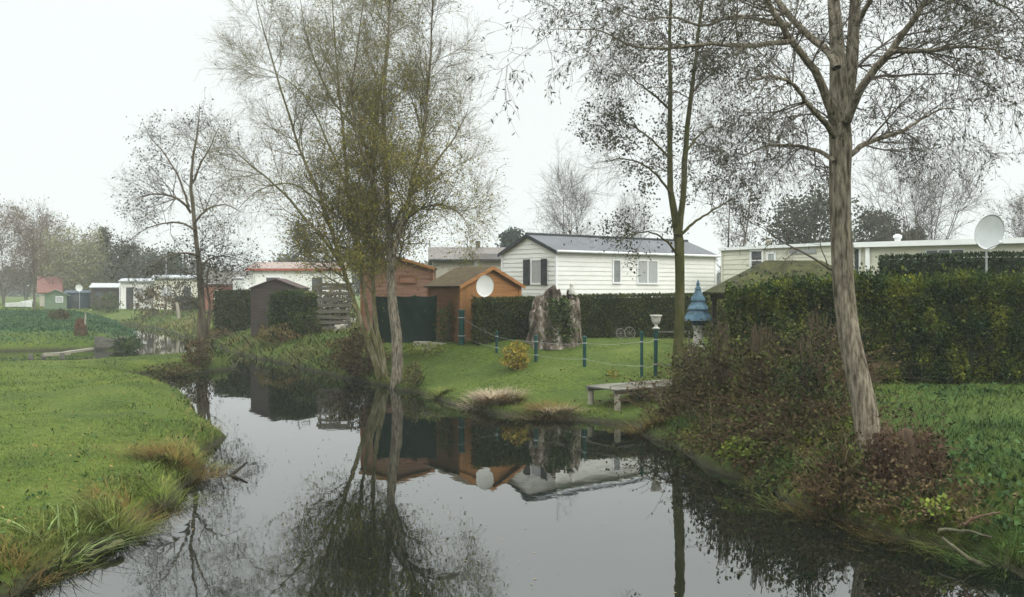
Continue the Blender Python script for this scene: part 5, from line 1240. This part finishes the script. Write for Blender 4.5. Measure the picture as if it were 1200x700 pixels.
# bramble thicket along the right bank: arching canes with leaves
def canes(name, pts_px, n, Lm, label, stem, leafm, nleaf, lsize, lean=(0, 0)):
    bs = np.array([tuple(gp(px, py)) for px, py in pts_px]); k = rng.integers(0, len(bs), n)
    f = rng.uniform(0, 1, (n, 1)); B = bs[k] * f + bs[np.minimum(k + 1, len(bs) - 1)] * (1 - f)
    B[:, :2] += rng.normal(0, .42, (n, 2)); B[:, 2] = np.maximum(gz(B[:, 0], B[:, 1]), 0)
    ok = river_sd(B[:, 0], B[:, 1]) > .1; B = B[ok]; n = len(B)
    a = rng.uniform(0, 2*np.pi, n)
    P = march(B - np.array([0, 0, .05]), np.stack([np.cos(a)*.55 + lean[0], np.sin(a)*.55 + lean[1], np.ones(n)], -1), Lm * rng.uniform(.5, 1.3, n), 9, .10, (0, 0, -.16))
    P[..., 2] = np.maximum(P[..., 2], .01)
    V, Q = tubes(P, np.full(P.shape[:2], .007) * np.linspace(1, .4, 10)[None], 3)
    pts = along(P, nleaf, .08, .05); pts[:, 2] = np.maximum(pts[:, 2], .02); LV, LQ = leaf_cards(pts, lsize, .6, .3)
    V, Q, M = merge([(V, Q, 0), (LV, LQ, 1)]); o = link(name, V, Q, [stem, leafm], None, M); tag(o, label, 'brambles', kind='stuff'); return o
BR_STEM = pm('bramble_cane', [(.06, .034, .02), (.10, .06, .035)], 3, .85)
BR_LEAF = pm('bramble_leaf', [(.05, .032, .014), (.066, .052, .019), (.06, .068, .018), (.04, .062, .015)], .9, .8, island=.5, hue=.02, positions=[.36, .48, .56, .66])
canes('bramble_thicket', [(785, 492), (808, 484), (830, 470), (870, 468), (900, 480), (930, 500), (950, 520)], 900, 1.5, 'brown and green bramble thicket on the steep right bank', BR_STEM, BR_LEAF, 9000, .075)
canes('bramble_thicket', [(840, 440), (860, 440), (900, 440), (940, 450), (975, 460)], 620, 1.9, 'taller rusty bramble canes below the tall ragged hedge', BR_STEM, LF_RUST, 5000, .07)
canes('bramble_thicket', [(790, 515), (830, 535), (880, 560), (930, 585), (975, 600)], 520, .6, 'low creeping brambles hanging over the right water edge', BR_STEM, BR_LEAF, 5500, .065, lean=(-.3, -.2))
canes('bramble_thicket', [(1000, 590), (1030, 600), (1060, 605), (1090, 610)], 260, .55, 'dry creeping stems around the foot of the big tree', BR_STEM, LF_RUST, 2600, .055)

# green leafy plants filling the lower right bank
def bank_leaves(name, label, n, x0, x1, y0, y1, cond, h, size, mat):
    x = rng.uniform(x0, x1, n); y = rng.uniform(y0, y1, n); d = river_sd(x, y); ok = (d > .05) & cond(x, y, d); x, y = x[ok], y[ok]
    hh = h * (.6 + .4 * wob(x, y, 1.5)).clip(.1, 1.6) * rng.uniform(0, 1, len(x)) ** .6
    V, Q = leaf_cards(np.stack([x, y, gz(x, y) + hh], -1), size, .65, .1, out=np.array([0, 0, .3])); o = link(name, V, Q, mat); tag(o, label, 'bank plants', kind='stuff')
bank_leaves('leafy_bank_plants', 'green and yellowing leafy plants on the bank left of the big tree', 30000, 3.2, 7.4, 11.5, 19.5,
    lambda x, y, d: (x < np.interp(y, [11.5, 13.9, 17, 19.5], [5.1, 5.4, 6.3, 6.0])) & (wob(x, y, .9) > -.35), .5, .055, pm('bank_plant_leaf', [(.03, .055, .012), (.055, .085, .016), (.10, .12, .02), (.16, .15, .025)], 1.6, .75, island=.45, hue=.02, positions=[.36, .48, .58, .68]))
# ------------------------------------------------------------------ grass and bank plants
def grass(name, label, n, sampler, h, w, mat, cond=None, lean=.5, hvar=.5, grow=.0, cat='grass', segs=2, zoff=-.02, dmin=.03):
    x, y = sampler(n); d = river_sd(x, y); ok = d > dmin
    if dmin < 0: ok &= gz(x, y) > .01
    if cond is not None: ok &= cond(x, y, d)
    x, y = x[ok], y[ok]; n = len(x); z = gz(x, y)
    s = 1 + grow * np.maximum(0, (y - 10) / 10)
    V, Q = blades(np.stack([x, y, z + zoff], -1), h * s ** .5 * rng.uniform(1 - hvar, 1 + hvar, n) * (1 + .35 * wob(x, y, 1.9)), w * s * rng.uniform(.6, 1.4, n), lean * rng.uniform(.1, 1.5, n), .5, segs)
    o = link(name, V, Q, mat); tag(o, label, cat, kind='stuff'); return o
def wedge(y0, y1, x0, x1, p=2.0):
    """more blades near the viewer's bank than far off; x limits in metres at each y"""
    def f(n):
        u = rng.uniform(0, 1, n); k = 1 - p
        y = (y0 ** k + u * (y1 ** k - y0 ** k)) ** (1 / k)
        a = np.array([x0(q) for q in (y0, y1)]); 
        xa = x0(y); xb = x1(y); return rng.uniform(0, 1, n) * (xb - xa) + xa, y
    return f
GR_MEADOW = pm('meadow_grass_blade', [(.036, .06, .010), (.07, .105, .014), (.10, .132, .02), (.155, .155, .045)], .8, .75, island=.35, hue=.015, detail=7)
GR_LAWN = pm('lawn_grass_blade', [(.06, .098, .013), (.09, .13, .016), (.12, .15, .02)], .35, .75, island=.3, hue=.015, detail=7)
GR_RIGHT = pm('lush_grass_blade', [(.026, .056, .010), (.042, .078, .013), (.078, .112, .022)], .6, .75, island=.4, hue=.015, detail=6)
GR_WEED = pm('bank_weed_blade', [(.04, .065, .014), (.07, .098, .018), (.11, .10, .03), (.09, .06, .028)], .35, .8, island=.45, hue=.02, detail=5)
GR_NETTLE = pm('nettle_leaf', [(.022, .06, .03), (.04, .085, .04), (.06, .10, .045)], .5, .8, island=.4)
GR_RUST = pm('rusty_sedge_blade', [(.075, .045, .012), (.12, .078, .02), (.075, .085, .018)], 3, .8, island=.45, hue=.02)
GR_SEDGE = pm('yellowing_sedge_blade', [(.06, .09, .016), (.105, .125, .024), (.15, .13, .04)], 3, .75, island=.45, hue=.02)
GR_PALE = pm('dead_pale_sedge_blade', [(.22, .16, .10), (.31, .25, .17)], 3, .85, island=.35)
GR_REED = pm('reed_leaf', [(.10, .15, .04), (.17, .21, .075)], 3, .6, island=.4)

lw = lambda y: np.where(y < 30, -.62 * y - 1, -.62 * y - 1)
isleft = lambda x, y: x < np.interp(y, [8, 20, 23, 30, 33, 38, 41], [-5, -5.8, -7, -11, -13, -10.5, -13])
grass('meadow_grass', 'short green meadow grass on the near left bank', 310000, wedge(8.5, 41, lambda y: -.60 * y - 4.5, lambda y: -4.0 - .18 * y * 0, 2.0), .045, .0065, GR_MEADOW, lambda x, y, d: isleft(x, y), grow=.9)
grass('meadow_weeds', 'taller rough grass along the edge of the near left bank', 30000, wedge(8.5, 40, lambda y: -.45 * y - 1.5, lambda y: -4.0 + 0 * y, 2.0), .12, .010, GR_WEED, lambda x, y, d: isleft(x, y) & (d < .3 + .5 * rng.uniform(0, 1, len(x)) ** 2) , grow=.8, lean=.8)
grass('lawn_grass', 'mown lawn sloping from the hedge to the river', 75000, wedge(21.5, 35, lambda y: -5.5 + 0 * y, lambda y: 6.5 + 0 * y, 1.5), .04, .022, GR_LAWN, lambda x, y, d: (x > np.interp(y, [22, 26, 30, 34], [.5, -2, -4.2, -6])), grow=.0, hvar=.6)
grass('lush_grass', 'lush longer grass on the right bank below the tall hedge', 85000, wedge(8.5, 23.5, lambda y: 3.6 + 0 * y, lambda y: .60 * y + 5, 1.8), .15, .012, GR_RIGHT, lambda x, y, d: (y < 24.6 - .22 * (x - 5.75)) & (x > np.interp(y, [9, 14, 18, 24], [4, 4.5, 6.2, 7])), grow=.5, lean=.7)
grass('bank_weeds', 'rough mixed weeds on the far river bank', 85000, wedge(29, 84, lambda y: -.42 * y - 3, lambda y: -1.5 + 0 * y, 1.6), .14, .016, GR_WEED, lambda x, y, d: (d < 10) & ((y > 42) | (x > -10)) & (x < np.interp(y, [29, 34, 48, 84], [-3.6, -5, -8, -18])) & (x > np.interp(y, [29, 45, 56, 75, 84], [-9, -16, -20.5, -30, -36])), grow=.5, lean=.6)
x = rng.uniform(-46, -19.5, 70000); y = rng.uniform(47, 84, 70000); d = river_sd(x, y)
ok = (d > .1) & (x < np.interp(y, [47, 56, 75, 84], [-20, -22, -31, -36])) & (d < 16 + 6 * wob(x, y, .3)); x, y = x[ok], y[ok]
V, Q = leaf_cards(np.stack([x, y, gz(x, y) + .5 * (.65 + .35 * wob(x, y, .7)).clip(.15, 1.5) * rng.uniform(0, 1, len(x)) ** .5], -1), .12, .5, .2, out=np.array([0, 0, .3]))
o = link('nettle_bed', V, Q, GR_NETTLE); tag(o, 'bluish green nettle bed beyond the ditch', 'nettles', kind='stuff')
grass('far_meadow_grass', 'far meadow grass in front of the huts and trailers', 26000, lambda n: (rng.uniform(-64, -20, n), rng.uniform(60, 108, n)), .18, .12, GR_LAWN, lambda x, y, d: (d > 4), grow=.0)

grass('bank_fringe', 'dry rusty grass fringe hanging over the far water edge', 30000, wedge(27, 84, lambda y: -.42 * y - 4, lambda y: 2.4 + 0 * y, 1.6), .34, .016, GR_WEED, lambda x, y, d: (d < .9) & (x > np.interp(y, [27, 45, 56, 75, 84], [-8, -16, -20.5, -30, -36])) & (x < np.interp(y, [27, 30, 84], [-2.6, -3, -3])), grow=.5, lean=1.1, zoff=-.04, dmin=-.3)
# broad leaved weeds scattered in the grass
def rosettes(name, label, n, sampler, size, mat, cond, per=5):
    x, y = sampler(n); d = river_sd(x, y); ok = (d > .1) & cond(x, y, d); x, y = x[ok], y[ok]
    P = np.repeat(np.stack([x, y, gz(x, y) + .05], -1), per, 0); P += rng.normal(0, size * .5, P.shape) * np.array([1, 1, .3])
    V, Q = leaf_cards(P, size, .55, -.15); o = link(name, V, Q, mat); tag(o, label, 'weeds', kind='stuff')
rosettes('broad_leaf_weeds', 'broad leaved weeds dotted over the near left meadow', 170, wedge(8.5, 36, lambda y: -.6 * y - 1, lambda y: -5 + 0 * y, 1.8), .07, pm('dock_leaf', [(.03, .07, .02), (.06, .11, .03)], 2, .7, island=.4), lambda x, y, d: isleft(x, y))
rosettes('ground_ivy', 'broad leaved ground cover below the tall hedge on the right bank', 1500, wedge(10, 23.5, lambda y: 4 + 0 * y, lambda y: .6 * y + 4, 1.5), .11, pm('ground_elder_leaf', [(.03, .066, .018), (.058, .10, .032)], 2, .7, island=.4), lambda x, y, d: (y < 24.2 - .22 * (x - 5.75)) & (wob(x, y, .8) > .05) & (x > np.interp(y, [9, 14, 18, 24], [4.4, 5, 7, 7.5])))
leafn = 900
x, y = wedge(9, 34, lambda y: -.3 * y - 4, lambda y: .45 * y, 1.5)(1700); d = river_sd(x, y); ok = (d > .05) & (d < 3.5) ; x, y = x[ok], y[ok]
V, Q = leaf_cards(np.stack([x, y, gz(x, y) + .05], -1), .06, .6, 0); V[:, 2] = np.repeat(gz(x, y) + .05, 4) + rng.normal(0, .015, len(V))
o = link('fallen_leaves', V, Q, pm('fallen_leaf', [(.16, .10, .04), (.26, .19, .07)], 4, .8, island=.5)); tag(o, 'scattered fallen autumn leaves on both banks', 'leaves', kind='stuff')

# leaves and specks drifting on the water
x, y = wedge(9, 45, lambda y: -.42 * y, lambda y: .42 * y, 1.6)(2600); d = river_sd(x, y); ok = (d < -.05) & ((rng.uniform(0, 1, len(x)) < .16) | (d > -.7)); x, y = x[ok], y[ok]
V, Q = leaf_cards(np.stack([x, y, np.full(len(x), .006)], -1), .036, .6, 0, sv=.5); V[:, 2] = .005 + rng.uniform(0, .004, len(V))
o = link('floating_leaves', V, Q, pm('floating_leaf', [(.10, .07, .03), (.20, .16, .06)], 4, .6, island=.5)); tag(o, 'small fallen leaves drifting on the still water', 'leaves', kind='stuff')
grass('dry_stalks', 'tall dry stalks standing among the bank bushes', 5200, lambda n: (rng.uniform(2.9, 7.5, n), rng.uniform(12, 22, n)), .8, .009, pm('dry_stalk', [(.13, .095, .05), (.22, .175, .10)], 2, .85, island=.4),
      lambda x, y, d: (d < 3) & (x < np.interp(y, [12, 14, 18, 22], [4.6, 5.2, 6.6, 7])) & (wob(x, y, 1.2) > -.2), lean=.35, cat='stalks')
# single tufts one can point at
def tf(px, py, *a, **k): return tuft('sedge_tuft', gp(px, py), *a, **k)
tf(206, 543, 900, .42, .010, .30, .8, GR_RUST, 'big rusty brown sedge tuft overhanging the left water edge', 'sedge')
tf(228, 535, 300, .28, .013, .2, .9, GR_SEDGE, 'low green sedge beside the big rusty tuft', 'sedge')
tf(136, 622, 620, .36, .009, .16, .8, GR_SEDGE, 'arching yellowing sedge tuft above the mossy log', 'sedge')
tf(150, 608, 360, .34, .009, .22, .9, GR_RUST, 'brownish sedge just behind the arching yellow tuft', 'sedge')
tf(190, 585, 280, .30, .012, .18, .9, GR_SEDGE, 'short sedge tuft in the dip of the left bank', 'sedge')
tf(72, 660, 60, .50, .026, .14, .6, GR_REED, 'pale broad bladed reed clump at the near left water edge', 'reeds', bend=.9)
tf(45, 668, 240, .30, .011, .22, .8, GR_SEDGE, 'yellow green sedge beside the pale reed clump', 'sedge')
tf(14, 672, 260, .30, .011, .25, .8, GR_RUST, 'brown and green sedge at the lowest corner of the left bank', 'sedge')
tf(98, 640, 60, .30, .018, .16, .8, GR_REED, 'smaller reed clump between the pale reeds and the log', 'reeds')
tf(575, 470, 900, .42, .02, .30, .9, GR_PALE, 'pale dead sedge clump at the foot of the lawn', 'sedge')
tf(596, 472, 350, .32, .02, .16, .8, GR_RUST, 'rusty sedge close beside the pale dead clump', 'sedge')
tf(640, 484, 800, .32, .02, .34, .8, GR_RUST, 'wide rusty brown sedge fringe at the lawn foot', 'sedge')
tf(655, 486, 300, .25, .02, .22, .9, GR_PALE, 'low pale dead sedge inside the rusty fringe', 'sedge')
tf(515, 462, 240, .25, .02, .18, .8, GR_SEDGE, 'small green sedge at the water right of the grey trunk', 'sedge')
tf(762, 500, 360, .45, .014, .25, .8, GR_RUST, 'rusty grass tuft at the water under the jetty end', 'sedge')
tf(940, 590, 260, .30, .012, .28, .8, GR_SEDGE, 'yellow green grass tuft at the water edge left of the big tree', 'sedge')
tf(975, 603, 420, .38, .012, .25, .8, GR_RUST, 'dry brown grass tuft right at the big tree foot', 'sedge')
tf(905, 565, 160, .28, .012, .25, .8, GR_SEDGE, 'grass tuft hanging over the water under the brambles', 'sedge')
tf(1180, 660, 420, .34, .012, .25, .8, GR_RIGHT, 'green grass tuft above the lowest bare branch', 'sedge')
tf(1070, 618, 420, .3, .012, .3, .9, GR_RUST, 'dry grass fringe below the creeper covered stump', 'sedge')
tf(1130, 628, 420, .3, .012, .2, .9, GR_SEDGE, 'mixed grass fringe around the pale level branch', 'sedge')

# ------------------------------------------------------------------ misty air, sky, light, camera
HAZE = True
if HAZE:
    hv = MB().box(-320, -70, -2.5, 260, 300, 17.5)
    m = bpy.data.materials.new('thin_mist'); m.use_nodes = True; nt = m.node_tree
    for n_ in list(nt.nodes):
        if n_.type == 'BSDF_PRINCIPLED': nt.nodes.remove(n_)
    out = next(n_ for n_ in nt.nodes if n_.type == 'OUTPUT_MATERIAL')
    pv = nt.nodes.new('ShaderNodeVolumePrincipled'); pv.inputs['Density'].default_value = .0009; pv.inputs['Color'].default_value = (.93, .95, .95, 1); pv.inputs['Anisotropy'].default_value = .2
    nt.links.new(pv.outputs['Volume'], out.inputs['Volume'])
    o = hv.build('haze', m); tag(o, 'thin pale morning mist over river and gardens', 'haze', kind='stuff')

SUN_EL, SUN_AZ = R(34), R(140)   # azimuth measured clockwise from +Y: behind the viewer's right shoulder
w = bpy.data.worlds.new('World'); scene.world = w; w.use_nodes = True; nt = w.node_tree; N = nt.nodes; L = nt.links
bg = N['Background']
sky = N.new('ShaderNodeTexSky'); sky.sky_type = 'NISHITA'; sky.sun_disc = False; sky.sun_elevation = SUN_EL; sky.sun_rotation = SUN_AZ
sky.dust_density = 6; sky.air_density = 1.2; sky.altitude = 50
hs = N.new('ShaderNodeHueSaturation'); hs.inputs['Saturation'].default_value = .10; hs.inputs['Value'].default_value = .55; L.new(sky.outputs['Color'], hs.inputs['Color'])
# an even cloud layer: brighter overhead than low down, as an overcast sky is
tc = N.new('ShaderNodeTexCoord'); sp = N.new('ShaderNodeSeparateXYZ'); L.new(tc.outputs['Generated'], sp.inputs[0])
mr = N.new('ShaderNodeMapRange'); mr.inputs['From Min'].default_value = .25; mr.inputs['From Max'].default_value = 1.0; mr.inputs['To Min'].default_value = 1.0; mr.inputs['To Max'].default_value = 4.3
mr.interpolation_type = 'SMOOTHSTEP'; L.new(sp.outputs['Z'], mr.inputs['Value'])
no = N.new('ShaderNodeTexNoise'); no.inputs['Scale'].default_value = 2.2; no.inputs['Detail'].default_value = 4; L.new(tc.outputs['Generated'], no.inputs['Vector'])
mn = N.new('ShaderNodeMapRange'); mn.inputs['To Min'].default_value = .95; mn.inputs['To Max'].default_value = 1.05; L.new(no.outputs['Fac'], mn.inputs['Value'])
mm = N.new('ShaderNodeMath'); mm.operation = 'MULTIPLY'; L.new(mr.outputs['Result'], mm.inputs[0]); L.new(mn.outputs['Result'], mm.inputs[1])
cl = N.new('ShaderNodeVectorMath'); cl.operation = 'SCALE'; cl.inputs[0].default_value = (8.1, 8.55, 8.45); L.new(mm.outputs[0], cl.inputs['Scale'])
mx = N.new('ShaderNodeMix'); mx.data_type = 'RGBA'; mx.inputs['Factor'].default_value = .85
L.new(hs.outputs['Color'], mx.inputs['A']); L.new(cl.outputs['Vector'], mx.inputs['B']); L.new(mx.outputs['Result'], bg.inputs['Color'])
bg.inputs['Strength'].default_value = .13

sd = bpy.data.lights.new('sun', 'SUN'); sd.energy = 1.2; sd.angle = R(18); sd.color = (1, .96, .9)
so = bpy.data.objects.new('sun', sd); COL.objects.link(so)
dirv = Vector((math.sin(SUN_AZ) * math.cos(SUN_EL), math.cos(SUN_AZ) * math.cos(SUN_EL), math.sin(SUN_EL)))
so.rotation_euler = dirv.to_track_quat('Z', 'Y').to_euler(); so.location = (20, -20, 30)

cd = bpy.data.cameras.new('camera'); cd.sensor_width = 36; cd.lens = 36 * F / 1200; cd.shift_y = -(350 - HZ) / 1200; cd.clip_start = .1; cd.clip_end = 6000
co = bpy.data.objects.new('camera', cd); COL.objects.link(co); co.location = (0, 0, CZ); co.rotation_euler = (R(90), 0, 0); scene.camera = co

scene.view_settings.view_transform = 'Standard'; scene.view_settings.look = 'None'; scene.view_settings.gamma = 1; scene.view_settings.exposure = 0.0
scene.view_settings.use_curve_mapping = False
cy = scene.cycles
cy.max_bounces = 5; cy.diffuse_bounces = 2; cy.glossy_bounces = 3; cy.transmission_bounces = 2; cy.volume_bounces = 1; cy.transparent_max_bounces = 4
cy.use_denoising = True; cy.caustics_reflective = False; cy.caustics_refractive = False
try: cy.denoiser = 'OPENIMAGEDENOISE'
except Exception: pass
